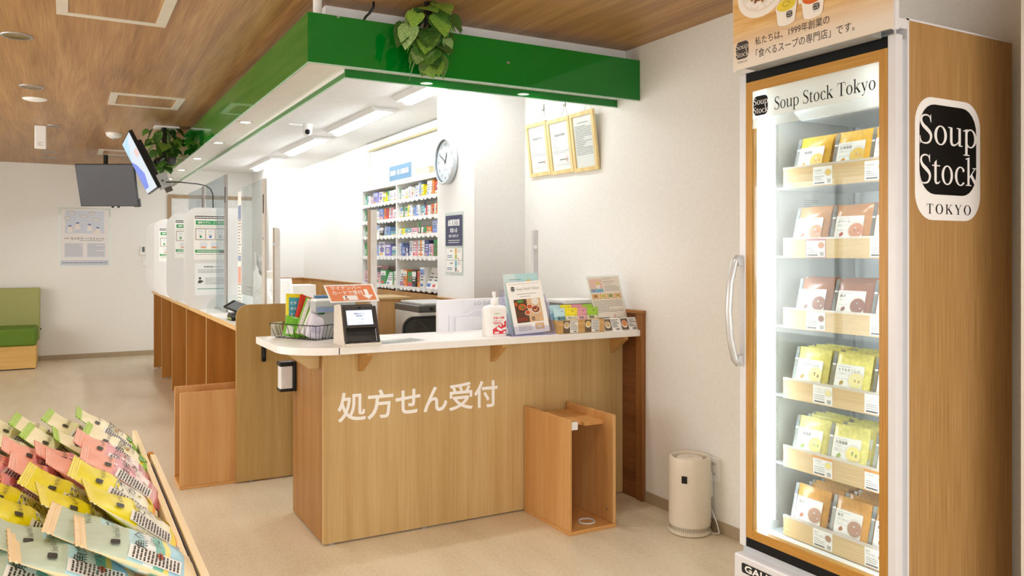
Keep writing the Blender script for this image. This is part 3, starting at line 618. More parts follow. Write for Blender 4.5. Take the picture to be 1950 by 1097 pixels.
# inside: evaporator cover, shelf posts, lamps
M().prism([(2.38, 2.04), (2.78, 2.04), (2.78, 1.90), (2.42, 1.90), (2.385, 1.925)], 'y', Y0+.1, Y1-.10).build('cooling_unit', mat('#c9cfd0', .4), fr)
for y in (Y0+.09, Y1-.085):
    M().box((2.72, y-.008, .38), (2.735, y+.008, 1.95)).build('shelf_post', mat('#b8bcbd', .4, var=.15, scale=200), fr)
M().box((2.33, Y1-.058, .40), (2.345, Y1-.0405, 1.9)).build('shelf_post', mat('#cdd1d0', .4, var=.15, scale=200), fr)
LAMP = emit('#e9f3ff', 16.0)
for y in (Y0+.056, Y1-.056): M().box((2.262, y-.008, .40), (2.276, y+.008, 2.02)).build('light_strip', LAMP, fr)
P2().rect((2.70, 2.16, 1.47), YB, UP, 0, 0, .001, .001).v
mb = P2(); o = (2.50, Y1-.0406, 1.50); mb.rect(o, XR, UP, 0, 0, .09, .12); mb.lines(o, XR, UP, .006, .006, .084, .112, 13, 1, seed=7)
mb.build('notice_sticker', [PAPER, INKL], fr)
# door
dr = M().box((XF, Y0, .316), (2.235, Y0+.031, 2.072)).build('door', FW, fr, bevel=.004)
M().box((XF, Y1-.031, .316), (2.235, Y1, 2.072)).build('door_stile', FW, dr, bevel=.003)
M().box((XF+.003, Y0+.031, 2.034), (2.235, Y1-.031, 2.070)).build('black_band', BLACKW, dr)
M().box((XF+.003, Y0+.031, .318), (2.235, Y1-.031, .352)).build('black_band', BLACKW, dr)
M().box((XF+.002, Y0+.031, .352), (2.232, Y0+.061, 2.034)).build('wood_frame', TEAKF, dr)
M().box((XF+.002, Y1-.060, .352), (2.232, Y1-.031, 2.034)).build('wood_frame', TEAKF, dr)
M().box((XF+.002, Y0+.061, 1.998), (2.232, Y1-.060, 2.034)).build('wood_frame', TEAKFY, dr)
M().box((XF+.002, Y0+.061, .352), (2.232, Y1-.060, .385)).build('wood_frame', TEAKFY, dr)
M().box((XF+.006, Y0+.061, .385), (XF+.010, Y1-.060, 1.998)).build('glass_pane', clear('door_glass', '#f7fbfa', .012, .015), dr)
M().box((XF+.0045, Y0+.061, 1.895), (XF+.006, Y1-.060, 1.998)).build('header_film', clear('header_film', '#ffffff', .72, .01, '#f4f4ee'), dr)
M().box((XF+.0045, Y0+.061, 1.86), (XF+.006, Y1-.060, 1.895)).build('header_film', clear('header_film_thin', '#ffffff', .3, .01, '#f4f4ee'), dr)
mb = P2(); o = (XF+.0042, 2.148, 0)
logo(mb, o, YB, UP, .009, 1.905, .068, .072, 0, 1, .0003, tokyo=False); serif(mb, 'TOKYO', o, YB, UP, .016, 1.889, .054, .013, 0, .0003, space=.14)
serif(mb, 'Soup Stock Tokyo', o, YB, UP, .106, 1.915, .412, .066, 0, .0003)
mb.build('door_lettering', [mat('#181714', .5, var=0, spec=.15), LW], dr)
# bow handle on the free edge of the door
pts = [(2.19, 2.203, 1.39), (2.175, 2.207, 1.37), (2.155, 2.209, 1.29), (2.148, 2.210, 1.19), (2.155, 2.209, 1.09), (2.175, 2.207, 1.01), (2.19, 2.203, .99)]
mb = M(); mb.tube(pts, .012, 10); mb.map(lambda p: V((p.x, 2.200+(p.y-2.205)*1.25, p.z))); mb.build('door_handle', mat('#c4c6c6', .3, metal=.3), dr, smooth=True)
for z in (1.375, 1.005): M().box((2.18, 2.185, z-.02), (XF+.001, 2.204, z+.02)).build('handle_mount', mat('#b4b6b8', .35), dr, bevel=.004)
M().lathe((2.219, Y0+.018, 2.072), [(.007, 0), (.007, .03)], 12).build('hinge_pin', STEEL, dr)
M().box((2.19, Y0, 2.09), (2.262, Y0+.11, 2.122)).build('hinge_cover', FW, fr, bevel=.003)
# lit header box above the door
hb = thing('header_sign', 'white header sign with a soup and curry photograph above the refrigerator door', 'sign', (2.18, 1.82, 2.122))
mb = M(); x0, x1, y0, y1 = 2.106, 2.236, 1.4915, 2.141
mb.box((x0+.018, y0+.115, 2.066), (x1-.036, y1-.03, 2.48)); mb.box((x1-.036, y0+.2, 2.1225), (x1+.1, y1-.2, 2.40)); mb.build('housing', mat('#9b9b98', .5), hb)
x1 = x0+.016
mb = M(); mb.box((x0, y1-.012, 2.056), (x1, y1, 2.50)); mb.box((x0, y0, 2.056), (x1, y0+.012, 2.50)); mb.box((x0, y0+.012, 2.48), (x1, y1-.012, 2.50)); mb.build('side_cap', FW, hb)
m, nt, b = newmat('printed_table')
v = tex_in(nt, (1, 2.2, 26)); n = nt.nodes.new('ShaderNodeTexNoise'); n.inputs['Scale'].default_value = 2; n.inputs['Detail'].default_value = 5; n.inputs['Distortion'].default_value = .5
nt.links.new(v, n.inputs['Vector']); c1 = ramp(nt, [(.3, '#c99850'), (.5, '#dcb06c'), (.7, '#e8c78c')], n.outputs[0])
sp = nt.nodes.new('ShaderNodeSeparateXYZ'); nt.links.new(tex_in(nt, (1, 1, 1)), sp.inputs[0])
mr = nt.nodes.new('ShaderNodeMapRange'); mr.inputs[1].default_value = 2.09-2.122; mr.inputs[2].default_value = 2.20-2.122; nt.links.new(sp.outputs[2], mr.inputs[0])
mx = nt.nodes.new('ShaderNodeMix'); mx.data_type = 'RGBA'; nt.links.new(mr.outputs[0], mx.inputs[0]); mx.inputs[6].default_value = lin('#e6dccd'); nt.links.new(c1, mx.inputs[7])
nt.links.new(mx.outputs[2], b.inputs['Base Color']); b.inputs['Roughness'].default_value = .45
PT = m
ph = M().box((x0-.002, y0+.006, 2.06), (x0+.004, y1-.004, 2.496)).build('photo_panel', PT, hb)
o = (x0-.002, y1, 0); mb = P2()
# plate of curry and rice
mb.disc(o, YB, UP, .135, 2.305, .108, .083, 2, .0004, 30); mb.disc(o, YB, UP, .138, 2.31, .092, .068, 8, .0008, 30)
g = random.Random(2)
for k in range(46):
    a, rr_ = g.uniform(0, 6.3), g.uniform(0, 1)**.5; mb.disc(o, YB, UP, .14+.066*rr_*math.cos(a), 2.283+.030*rr_*math.sin(a), .008, .006, 2, .0010+.00001*k, 6)
for k in range(60):
    a, rr_ = g.uniform(0, 6.3), g.uniform(0, 1)**.5; mb.disc(o, YB, UP, .14+.045*rr_*math.cos(a), 2.292+.02*rr_*math.sin(a), .006, .005, (4, 9)[k % 2], .0018+.00001*k, 6)
def cup(cx, ztop, rx, zb, soup, swirl):
    mb.plane2([(cx-rx, ztop), (cx-rx*.80, zb+.008)]+[(cx+rx*.78*math.cos(R(a)), zb+.008+.010*math.sin(R(a))) for a in range(180, 361, 20)]+[(cx+rx*.80, zb+.008), (cx+rx, ztop)], o, YB, UP, 2, .0024)
    mb.disc(o, YB, UP, cx, ztop, rx, .024, 2, .0028, 26); mb.disc(o, YB, UP, cx, ztop+.002, rx*.90, .020, soup, .0032, 26)
    for k in range(10): mb.disc(o, YB, UP, cx+.014*math.cos(k*.6), ztop+.006+.008*math.sin(k*.6), .0022, .0016, swirl, .0036, 6)
    logo(mb, o, YB, UP, cx+rx*.02, zb+.022, rx*.56, .021, 0, 2, .0036, tokyo=False); serif(mb, 'TOKYO', o, YB, UP, cx+rx*.08, zb+.016, rx*.44, .004, 0, .0036, space=.2)
cup(.249, 2.230, .045, 2.166, 5, 7); cup(.358, 2.226, .046, 2.162, 6, 4)
mb.disc(o, YB, UP, .5, 2.34, .11, .09, 4, .0004, 30); mb.disc(o, YB, UP, .33, 2.30, .045, .03, 2, .0006, 20)
mb.plane2([(.29, 2.30), (.30, 2.22), (.36, 2.22), (.37, 2.30)], o, YB, UP, 2, .0005)
# writing
mb.text('私たちは、1999年創業の', .031, o, YB, UP, .108, 2.130, 0, .0006, fit=.312, bold=-.008, res=3)
mb.text('「食べるスープの専門店」です。', .033, o, YB, UP, .094, 2.086, 0, .0006, fit=.40, bold=-.008, res=3)
logo(mb, o, YB, UP, .018, 2.095, .060, .062, 0, 1, .0006, tokyo=False); serif(mb, 'TOKYO', o, YB, UP, .024, 2.081, .048, .011, 0, .0006, space=.14)
mb.build('printed_picture', [mat('#332a22', .5, var=0), mat('#e9dfd0', .5, var=0), mat('#f2ede4', .45, var=0), INK, mat('#7a4420', .5, var=.1), mat('#e6cf3c', .4, var=.05), mat('#d9661c', .4, var=.08), mat('#6a4a20', .5, var=0), mat('#e6ddd0', .5, var=0), mat('#a86a2c', .5, var=.1)], hb)
# shelves with price rails and the pouches on them
RAIL = wood('#d3b481', '#c6a470', '#dfc494', axis=1, s=2.2, rough=.5, fine=.6)
KINDS = [('pumpkin-yellow', '#e5b136', '#e2bd55', ['北海道産', 'かぼちゃのスープ'], '#d9983a'), ('caramel-orange', '#c08347', '#cf875c', ['オマール', '海老のビスク'], '#b5523a'),
         ('reddish-brown', '#985c3c', '#8a4b30', ['東京', 'ボルシチ'], '#7a4030'), ('pale yellow', '#e8dc7c', '#ece0a0', ['とうもろこしと', 'さつま芋のスープ'], '#b59a4a'),
         ('lemon-yellow', '#e9e084', '#eedd84', ['北海道産', 'とうもろこしと', '枝豆のスープ'], '#8fae4a'), ('golden-brown', '#d2963c', '#a9795c', ['東京', '牛肉の煮込み', 'スープ'], '#a9643a')]
SOUP = {}
def pouch_proto(k):
    nm, c, sc_, lines_, ic = KINDS[k]; t = thing('soup_pouch', 'x', 'pouch', (0, 0, 0))
    w, h, th = .142, .172, .011; mb = M(); nu, nv = 10, 12; vs = []; fs = []; g = random.Random(k)
    for s in (-1, 1):
        for j in range(nv+1):
            for i in range(nu+1):
                u, vv = i/nu, j/nv; b_ = max(0, (1-abs(2*u-1)**4))*max(0, min(1, min(vv/.25, (1-vv)/.18)))
                vs.append((s*(th*b_+.0004)+(g.uniform(-.0012, .0012) if b_ > 0 and s < 0 else 0), (.5-u)*w, vv*h))
    A = (nu+1)*(nv+1)
    for s in (0, 1):
        for j in range(nv):
            for i in range(nu): q_ = s*A+j*(nu+1)+i; fs.append((q_, q_+1, q_+nu+2, q_+nu+1))
    for j in range(nv):
        for e in (0, nu): q_ = j*(nu+1)+e; fs.append((q_, q_+nu+1, A+q_+nu+1, A+q_))
    for i in range(nu):
        for e in (0, nv): q_ = e*(nu+1)+i; fs.append((q_, q_+1, A+q_+1, A+q_))
    mb.raw(vs, fs); mb.build('bag', mat(c, .22, var=.14, scale=70), t, smooth=True, auto=1.0)
    o = (-.0135, .071, 0); mb = P2()
    mb.rect(o, YB, UP, .012, .014, .122, .128, 0, 0)
    mb.text(lines_[0], .0125, o, YB, UP, .020, .104, 1, .0003, res=1, bold=.01)
    for q_, s_ in enumerate(lines_[1:]): mb.text(s_, .0085, o, YB, UP, .020, .092-.011*q_, 2, .0003, res=1, fit=min(.046, .0085*len(s_)))
    mb.lines(o, YB, UP, .020, .117, .07, .121, 1, 2, .0003, 1); mb.rect(o, YB, UP, .02, .077, .062, .078, 2, .0003)
    mb.plane2([(.034, .054), (.046, .058), (.050, .066), (.042, .073), (.032, .064)], o, YB, UP, 4, .0003)
    mb.lines(o, YB, UP, .016, .026, .07, .038, 2, 2, .0003, 3)
    cut = [(min(.122, .096+.034*math.cos(R(a))), .078+.034*math.sin(R(a))*.95) for a in range(0, 360, 12)]
    mb.plane2(cut, o, YB, UP, 5, .0003); mb.plane2([(min(.122, .096+.029*math.cos(R(a))), .076+.026*math.sin(R(a))) for a in range(0, 360, 12)], o, YB, UP, 3, .0006)
    for a in range(7): mb.disc(o, YB, UP, .098+.010*math.cos(a*2.1), .076+.008*math.sin(a*1.7), .004, .003, (4, 0)[a % 2], .0009, 6)
    mb.rect(o, YB, UP, .086, .030, .110, .038, 6, .0005)
    mb.build('paper_label', [mat('#f1efe9', .5, var=0), INK, INKL, mat(sc_, .4, var=.08, scale=300), mat(ic, .5, var=.05), mat('#e2ded6', .5, var=0), mat('#8a7f80', .5, var=0)], t)
    mb = M(); mb.box((-.004, .069, .002), (-.001, .083, .170), 0); mb.box((-.0046, .0695, .128), (-.004, .0825, .148), 1); mb.box((-.0046, .0695, .122), (-.004, .0825, .128), 2); mb.box((-.0046, .0745, .098), (-.004, .0785, .102), 1)
    mb.build('side_seal', [clear('seal_film', '#eef0ee', .45, .05, '#cfd2cc'), mat('#6e7378', .4, var=0), LW], t)
    return t
colname = ['row by the handle', 'middle row', 'row by the hinge']; shname = ['top', 'second', 'third', 'fourth', 'fifth', 'bottom']
rails = [(1.715, 1.640), (1.456, 1.386), (1.200, 1.128), (.941, .870), (.692, .617), (.434, .364)]
for k, (zt, zb) in enumerate(rails):
    zf = zb+.008
    sh = M().box((2.328, Y0+.062, zf-.008), (2.70, Y1-.062, zf)).build('shelf', clear('shelf_plate', '#f2f5f5', .5, .03, '#e6eaea'), fr)
    M().box((2.318, Y0+.06, zb), (2.323, 2.1, zt)).build('price_rail', RAIL, sh)
    M().box((2.316, Y0+.06, zt-.003), (2.328, 2.1, zt+.004)).build('rail_lip', clear('rail_lip', '#ffffff', .55, .06), sh)
    for c, yy in enumerate((1.965, 1.755)):
        if k in (1, 2): yy += .03 if c == 0 else -.02
        red = (k == 1 and c == 0) or (k == 4)
        mb = P2(); o = (2.3176, yy, zb+.002); wd = .082
        if red: mb.rect(o, YB, UP, -.003, -.001, wd+.003, .070, 5, 0)
        mb.rect(o, YB, UP, 0, .002, wd, .060 if red else .066, 0, .0003)
        for q_, s_ in enumerate(KINDS[k][3][:2]): mb.text(s_, .0075, o, YB, UP, .006, .05-.010*q_, 2, .0006, res=1, fit=min(.046, .0075*len(s_)))
        mb.lines(o, YB, UP, .006, .014, .05, .034, 3, 2, .0006, k+c); mb.lines(o, YB, UP, .006, .005, .05, .013, 1, 1, .0006, 4+k, .7)
        mb.disc(o, YB, UP, .065, .043, .0145, .013, 4, .0006, 16); mb.disc(o, YB, UP, .065, .043, .0125, .011, 3, .0009, 16); mb.rect(o, YB, UP, .060, .006, .076, .020, 6, .0006)
        mb.build('price_card', [PAPER, INK, INKL, mat(KINDS[k][2], .4, var=.08, scale=300), mat('#dcd8cf', .5, var=0), mat('#b8656a' if k == 1 else '#dd9a4c', .5, var=0), mat('#a8a5a2', .5, var=0)], sh)
    proto = pouch_proto(k); used = False
    g = random.Random(20+k); deep = [3, 2, 2, 4, 4, 5][k]
    for c, yy in enumerate((2.008, 1.845, 1.685)):
        dz = [.018, .002, 0, .004, .002, 0][k]; n_ = deep if c < 2 else 2
        for d in range(n_):
            # the heaps behind lean over more and stick out higher
            loc = (2.352+.030*d+g.uniform(-.003, .003), yy+g.uniform(-.010, .010)-(.010*d if c < 2 else .004*d), zf+.010+dz*.2+(.005*d if d < 3 else .01))
            rot = (R(g.uniform(-1.2, 1.2)), R(14+g.uniform(-.7, .7)), R(g.uniform(-2, 2)))
            lab = '%s soup pouch, %s fridge shelf, %s, %s' % (KINDS[k][0], shname[k], colname[c], ['at the front', 'second back', 'third back', 'fourth back', 'fifth back'][d])
            grp = 'soup pouches on the fridge shelves'
            if not used: o_ = proto; used = True; o_.location = loc; o_.rotation_euler = rot
            else: o_ = dup(proto, loc, rot)
            o_['label'] = lab
            o_['group'] = grp
# ---------------------------------------------------------------- things on the reception counter
Z = 0.97
# face-recognition card reader
t = thing('card_reader', 'black and beige face-recognition card reader with a lit screen on the counter', 'card reader', (1.21, 3.68, Z))
BEI = mat('#d9d0c4', .4)
yr = lambda z: 3.605+.075*max(0, (z-.995))/.165        # sloped front
mb = M(); mb.prism([(3.598, Z), (3.77, Z), (3.76, 1.155), (3.69, 1.165), (3.665, 1.16), (3.61, 1.0), (3.60, .99)], 'x', 1.120, 1.126); mb.build('side_case', BEI, t, bevel=.003)
M().prism([(3.598, Z), (3.77, Z), (3.77, .986), (3.598, .986)], 'x', 1.1263, 1.302).build('base', mat('#dcd6cc', .4), t, bevel=.003)
M().prism([(3.65, .986), (3.765, .986), (3.757, 1.152), (3.72, 1.158)], 'x', 1.126, 1.296).build('rear_case', mat('#3a3735', .4), t)
FRD = mat('#37332f', .3, var=.03)
d_ = V((0, .068, .165)).normalized(); nf = V((1, 0, 0)).cross(d_)   # outward normal of the sloped face
oF = V((1.126, 3.600, .990))
def fbox(mb, x0, u0, x1, u1, dep0, dep1, m=0):
    c = [oF+V((x, 0, 0))+d_*u+nf*dd for dd in (dep0, dep1) for (x, u) in ((x0, u0), (x1, u0), (x1, u1), (x0, u1))]
    mb.raw(c, [(0, 1, 2, 3), (4, 5, 6, 7), (0, 1, 5, 4), (1, 2, 6, 5), (2, 3, 7, 6), (3, 0, 4, 7)], m)
mb = M(); W_ = .170
for a in ((0, 0, .012, .178), (W_-.012, 0, W_, .178), (.012, .072, W_-.012, .086), (.012, .158, W_-.012, .178), (.012, .086, .022, .158), (W_-.022, .086, W_-.012, .158)): fbox(mb, a[0], a[1], a[2], a[3], -.012, 0)
mb.build('front_bezel', FRD, t, bevel=.002)
mb = M(); fbox(mb, .022, .086, W_-.022, .158, -.010, -.004); mb.build('lit_screen', emit('#c0cdea', .8), t)
mb = P2(); o = oF+nf*-.0036; mb.text('顔認証または', .0085, o, XR, d_, W_/2, .138, 0, .0003, 'CENTER', .02, res=1); mb.text('暗証番号', .0085, o, XR, d_, W_/2, .127, 0, .0003, 'CENTER', .02, res=1)
mb.text('マイナンバーカードを置いてください', .0066, o, XR, d_, W_/2, .110, 0, .0003, 'CENTER', .01, res=1); mb.rect(o, XR, d_, .05, .098, W_-.05, .0985, 0, .0003); mb.lines(o, XR, d_, .07, .092, .10, .097, 1, 0, .0003)
mb.build('screen_text', INK, t)
mb = M(); fbox(mb, .080, .162, .094, .174, -.001, .0015); mb.build('camera_lens', DARK, t)
mb = M(); fbox(mb, .012, .0, W_-.012, .072, -.055, -.050); fbox(mb, .012, .066, W_-.012, .072, -.05, -.004); mb.build('card_bay', mat('#101012', .12, coat=.3), t)
M().box((1.13, 3.60, .986), (1.294, 3.66, .9885)).build('card_tray', DARK, t)
mb = P2()
for x in (1.15, 1.20, 1.25): mb.plane2([(x, 3.603), (x+.02, 3.603), (x+.03, 3.613), (x+.015, 3.62), (x-.005, 3.612)], (0, 0, .9887), XR, YF, 0)
mb.build('tray_marks', mat('#b9a98d', .4), t)
# orange notice on a clear easel behind the reader
t = thing('counter_sign', 'orange laminated sign with white Japanese letters leaning above the card reader', 'sign', (1.22, 3.80, Z))
u_ = V((-.024, .05, .090)).normalized(); r_ = V((1, 0, .012)).normalized(); o = V((1.112, 3.785, 1.166)); w, h = .245, .098
n_ = r_.cross(u_); mb = M(); mb.raw([o+r_*x+u_*y+n_*z for z in (-.003, 0) for x, y in ((0, 0), (w, 0), (w, h), (0, h))], [(0, 1, 2, 3), (4, 5, 6, 7), (0, 1, 5, 4), (1, 2, 6, 5), (2, 3, 7, 6), (3, 0, 4, 7)]); mb.build('board', WHITE, t)
mb = P2(); mb.rect(o, r_, u_, .008, .007, w-.010, h-.007, 0, .0004)
mb.text('マイナンバー', .024, o, r_, u_, .024, .070, 1, .0008, bold=.014, fit=.152); mb.text('カードで受付', .024, o, r_, u_, .024, .043, 1, .0008, bold=.014, fit=.152)
mb.plane2(rrect(.07, .010, .142, .036, .004), o, r_, u_, 1, .0008); mb.disc(o, r_, u_, .086, .026, .005, .006, 2, .0012); mb.disc(o, r_, u_, .086, .029, .0055, .004, 3, .0014, 10); mb.plane2([(.076, .012), (.097, .012), (.093, .021), (.079, .021)], o, r_, u_, 4, .0012)
mb.plane2([(.188, .068), (.206, .068), (.206, .036), (.226, .036), (.197, .012), (.170, .036), (.188, .036)], o, r_, u_, 1, .0008)
mb.build('print', [mat('#e38a5e', .35, var=0), LW, mat('#efd2b5', .5, var=0), mat('#2e2a28', .5, var=0), mat('#d9824e', .5, var=0)], t)
M().box((1.15, 3.79, Z), (1.30, 3.794, 1.166)).build('easel', ACRYL, t); M().box((1.15, 3.775, Z), (1.30, 3.84, Z+.003)).build('easel_foot', ACRYL, t)
# wire basket of snack packs
t = thing('wire_basket', 'black wire basket with a printed card on its side at the rounded counter end', 'basket', (1.06, 4.2, Z))
A_, B_ = V((.945, 4.20, 0)), V((1.083, 3.94, 0))     # front edge runs from A to B
ex = (B_-A_).normalized(); ey = V((-ex.y, ex.x, 0))*1.0; L_ = (B_-A_).length; D_ = .125
if ey.x < 0: ey = -ey
bp = lambda x, y, z: A_+ex*x+ey*y+V((0, 0, Z+z))
mb = M(); top = [bp(-.02, -.02, .075), bp(L_+.02, -.02, .075), bp(L_+.02, D_+.02, .075), bp(-.02, D_+.02, .075)]; bot = [bp(0, 0, .003), bp(L_, 0, .003), bp(L_, D_, .003), bp(0, D_, .003)]
mb.tube(top, .0025, 6, closed=True); mb.tube(bot, .002, 6, closed=True); mb.build('rim', DARK, t, smooth=True)
mb = M()
for i in range(9):
    f = i/8
    for a, b_ in ((0, 1), (3, 2)): mb.tube([bot[a].lerp(bot[b_], f), top[a].lerp(top[b_], f)], .0013, 5)
for i in range(1, 6):
    f = i/6
    for a, b_ in ((1, 2), (0, 3)): mb.tube([bot[a].lerp(bot[b_], f), top[a].lerp(top[b_], f)], .0013, 5)
for i in range(9): mb.tube([bot[0].lerp(bot[1], i/8), bot[3].lerp(bot[2], i/8)], .0013, 5)
mb.build('wires', DARK, t, smooth=True)
# printed card hung on the end of the basket
c0, c1 = bp(-.012, -.02, .0), bp(-.018, D_*.5, .0); rr_ = (c0-c1).normalized(); oo = c1; wl = (c0-c1).length; mb = P2()
mb.rect(oo, rr_, UP, 0, .006, wl, .078, 0, 0); mb.rect(oo, rr_, UP, 0, .056, wl, .078, 1, .0005)
for i, c in enumerate((2, 3, 4)): mb.rect(oo, rr_, UP, wl*(.06+.32*i), .010, wl*(.30+.32*i), .050, c, .0005); mb.rect(oo, rr_, UP, wl*(.1+.32*i), .016, wl*(.26+.32*i), .024, 0, .0008)
mb.build('printed_card', [mat('#dedbd2', .5, var=0), mat('#5f86a3', .5, var=.05), mat('#d07a62', .5, var=.05), mat('#a9b26c', .5, var=.05), mat('#b7ad78', .5, var=.05)], t)
def packet(label, loc, w, h, th, base, zones, rz, lean, extra=None, roll=0):
    t = thing('snack_packet', label, 'packet', (0, 0, 0), 'upright packets in the wire basket')
    mb = M(); nu, nv = 6, 8; vs = []; fs = []; g = random.Random(label)
    for s in (-1, 1):
        for j in range(nv+1):
            for i in range(nu+1):
                u, vv = i/nu, j/nv; b_ = (1-abs(2*u-1)**3)*min(1, min(vv/.2, (1-vv)/.15)); vs.append(((u-.5)*w, s*(th*b_+.0006)+(g.uniform(-.001, .001) if b_ > 0 else 0), vv*h))
    A = (nu+1)*(nv+1)
    for s in (0, 1):
        for j in range(nv):
            for i in range(nu): k = s*A+j*(nu+1)+i; fs.append((k, k+1, k+nu+2, k+nu+1))
    for j in range(nv):
        for e in (0, nu): k = j*(nu+1)+e; fs.append((k, k+nu+1, A+k+nu+1, A+k))
    mb.raw(vs, fs); mb.build('bag', base, t, smooth=True)
    for q_, (x0, y0, x1, y1, c) in enumerate(zones):
        mb = P2(); ms = [mat(c, .35, var=.08, scale=120)]; mb.rect((0, -th-.0012, 0), XR, UP, x0*w, y0*h, x1*w, y1*h, 0, .0003*q_)
        if extra: extra(mb, ms, w, h, th)
        mb.build('printed_band', ms, t)
    t.location = loc; t.rotation_euler = Euler((R(lean), R(roll), rz), 'XYZ'); return t
rz = math.atan2(ex.y, ex.x)
def orange(mb, ms, w, h, th):
    ms += [mat('#f0912c', .4, var=0), mat('#f6d9a8', .4, var=0), LW]; k = len(ms)-3
    mb.disc((0, -th-.002, 0), XR, UP, 0.008, h*.2, .020, None, k); mb.disc((0, -th-.0023, 0), XR, UP, .012, h*.2, .010, None, k+1)
    for i in range(3): mb.text('ビタミン'[i:i+2], .018, (0, -th-.002, 0), XR, UP, -w*.3, h*(.74-.14*i), k+2, .0003, res=1, bold=.02)
P_ = lambda f, g_, z=.006: bp(L_*f, D_*g_, z)
packet('yellow and blue packet with an orange, tallest in the wire basket', P_(.20, .60, .010), .095, .215, .009, mat('#e3d422', .3, var=.06), [(-.36, .12, .36, .90, '#3c9fb5')], R(5), -8, orange, 3)
packet('red packet beside the yellow and blue one in the wire basket', P_(.34, .50, .010), .085, .215, .009, mat('#c42f1e', .3, var=.1), [(-.1, .1, .12, .9, '#efe9e2'), (.15, .55, .42, .9, '#d84a2a')], R(12), -11, None, 20)
packet('bright green packet with a white stripe in the wire basket', P_(.47, .40, .010), .090, .205, .010, mat('#76b82c', .3, var=.12), [(-.46, .0, -.22, .95, '#ece7e0'), (.1, .3, .4, .8, '#8fcb3c')], R(10), -13, None, 26)
packet('green and white packet with a leaf pattern in the wire basket', P_(.62, .36, .010), .085, .195, .010, mat('#efefec', .3, var=.05), [(.05, .2, .44, .9, '#2fa045'), (-.4, .5, 0, .8, '#d7dcd2')], R(8), -14, None, 30)
packet('white packet slumped at the open end of the wire basket', P_(.80, .30, .008), .090, .12, .013, mat('#e6e4f2', .35, var=.06), [(-.3, .2, .3, .5, '#c9c6e0')], R(6), -8, None, 18)
packet('green packet lying low at the front of the wire basket', P_(.36, .10, .008), .095, .105, .010, mat('#6fb52c', .3, var=.15), [(-.4, .1, .0, .5, '#e9efe0')], R(0), -12, None, 14)
# three stacked paper trays with a blue clip on the sheets
t = thing('letter_trays', 'stack of white letter trays holding papers behind the card reader', 'tray stack', (1.2, 4.1, Z))
TR = clear('tray_plastic', '#f2f5f6', .62, .05, '#eceeef')
for i in range(3):
    z0 = Z+.066*i; mb = M(); x0, x1, y0, y1 = 1.125-.012*i, 1.31, 4.02, 4.24
    mb.box((x0, y0, z0), (x1, y1, z0+.004)); mb.box((x0, y0, z0+.004), (x0+.004, y1, z0+.058)); mb.box((x1-.004, y0, z0+.004), (x1, y1, z0+.058)); mb.box((x0+.004, y1-.004, z0+.004), (x1-.004, y1, z0+.058)); mb.box((x0+.004, y0, z0+.004), (x1-.004, y0+.004, z0+.058))
    mb.build('tray', TR, t); M().box((x0+.01, y0+.01, z0+.004), (x1-.01, y1-.01, z0+.03)).build('papers', PAPER, t)
M().box((1.11, 4.03, Z+.162), (1.30, 4.23, Z+.196)).build('papers', PAPER, t)
M().box((1.11, 4.014, Z+.136), (1.30, 4.0195, Z+.16)).build('blue_folder', mat('#7f95b8', .5), t)
M().box((1.15, 4.19, Z+.196), (1.26, 4.23, Z+.212)).build('blue_clip', mat('#4f7fa8', .4), t, bevel=.004)
# loose papers beside the reader
t = thing('paper_stack', 'loose white papers and a clear sheet lying beside the card reader', 'papers', (1.42, 3.75, Z))
M().box((1.31, 3.86, Z), (1.345, 3.95, Z+.05)).build('white_pad', PAPER, t, bevel=.003)
M().prism([(1.31, 3.74), (1.52, 3.86), (1.48, 4.02), (1.33, 3.98)], 'z', Z, Z+.004).build('sheet', PAPER, t)
M().prism([(1.32, 3.63), (1.56, 3.69), (1.53, 3.80), (1.33, 3.72)], 'z', Z+.0042, Z+.0055).build('clear_sheet', clear('sheet_film', '#eef2f2', .25, .1), t)
# hand sanitiser
t = thing('sanitizer_bottle', 'white pump bottle of hand sanitiser with a red label on the counter', 'bottle', (1.972, 3.73, Z))
mb = M(); pl = rrect(-.066, -.035, .066, .035, .026, 5)
lay = [(.97, 0), (1.0, .004), (1.0, .135), (.96, .148), (.80, .157), (.30, .163), (.24, .166), (.24, .178)]
vs = []
for (s_, z) in lay:
    for p in pl: vs.append((1.972+p[0]*s_, 3.73+p[1]*(s_ if s_ > .5 else min(1, s_*1.8)), Z+z))
n = len(pl); mb.raw(vs, [(k*n+i, k*n+(i+1) % n, (k+1)*n+(i+1) % n, (k+1)*n+i) for k in range(len(lay)-1) for i in range(n)]+[tuple(range(n-1, -1, -1)), tuple(range((len(lay)-1)*n, len(lay)*n))])
mb.build('bottle', mat('#f4f3f1', .3, var=.01), t, smooth=True, auto=.9)
M().lathe((1.972, 3.73, Z+.166), [(.018, 0), (.020, .004), (.020, .026), (.012, .030), (.007, .031), (.007, .055), (.010, .056), (.010, .066), (0, .067)], 18).build('pump', mat('#f4f4f2', .35), t, smooth=True, auto=.8)
M().tube([(1.972, 3.73, Z+.228), (1.955, 3.715, Z+.227), (1.949, 3.70, Z+.21)], [.006, .005, .004], 8).build('nozzle', mat('#f4f4f2', .35), t, smooth=True)
o = (1.972, 3.6945, Z); mb = P2()
mb.rect(o, XR, UP, -.032, .010, .052, .128, 5, 0)
mb.text('SARAYA', .0085, o, XR, UP, -.018, .116, 1, .0004, res=1, bold=.03); mb.text('手指の消毒', .013, o, XR, UP, -.026, .092, 2, .0004, res=1, bold=.03, fit=.064); mb.text('しましょう', .0105, o, XR, UP, -.026, .078, 2, .0004, res=1, bold=.03, fit=.05)
mb.rect(o, XR, UP, -.026, .068, .02, .073, 2, .0004); mb.lines(o, XR, UP, -.02, .058, .01, .066, 2, 4, .0004, 3)
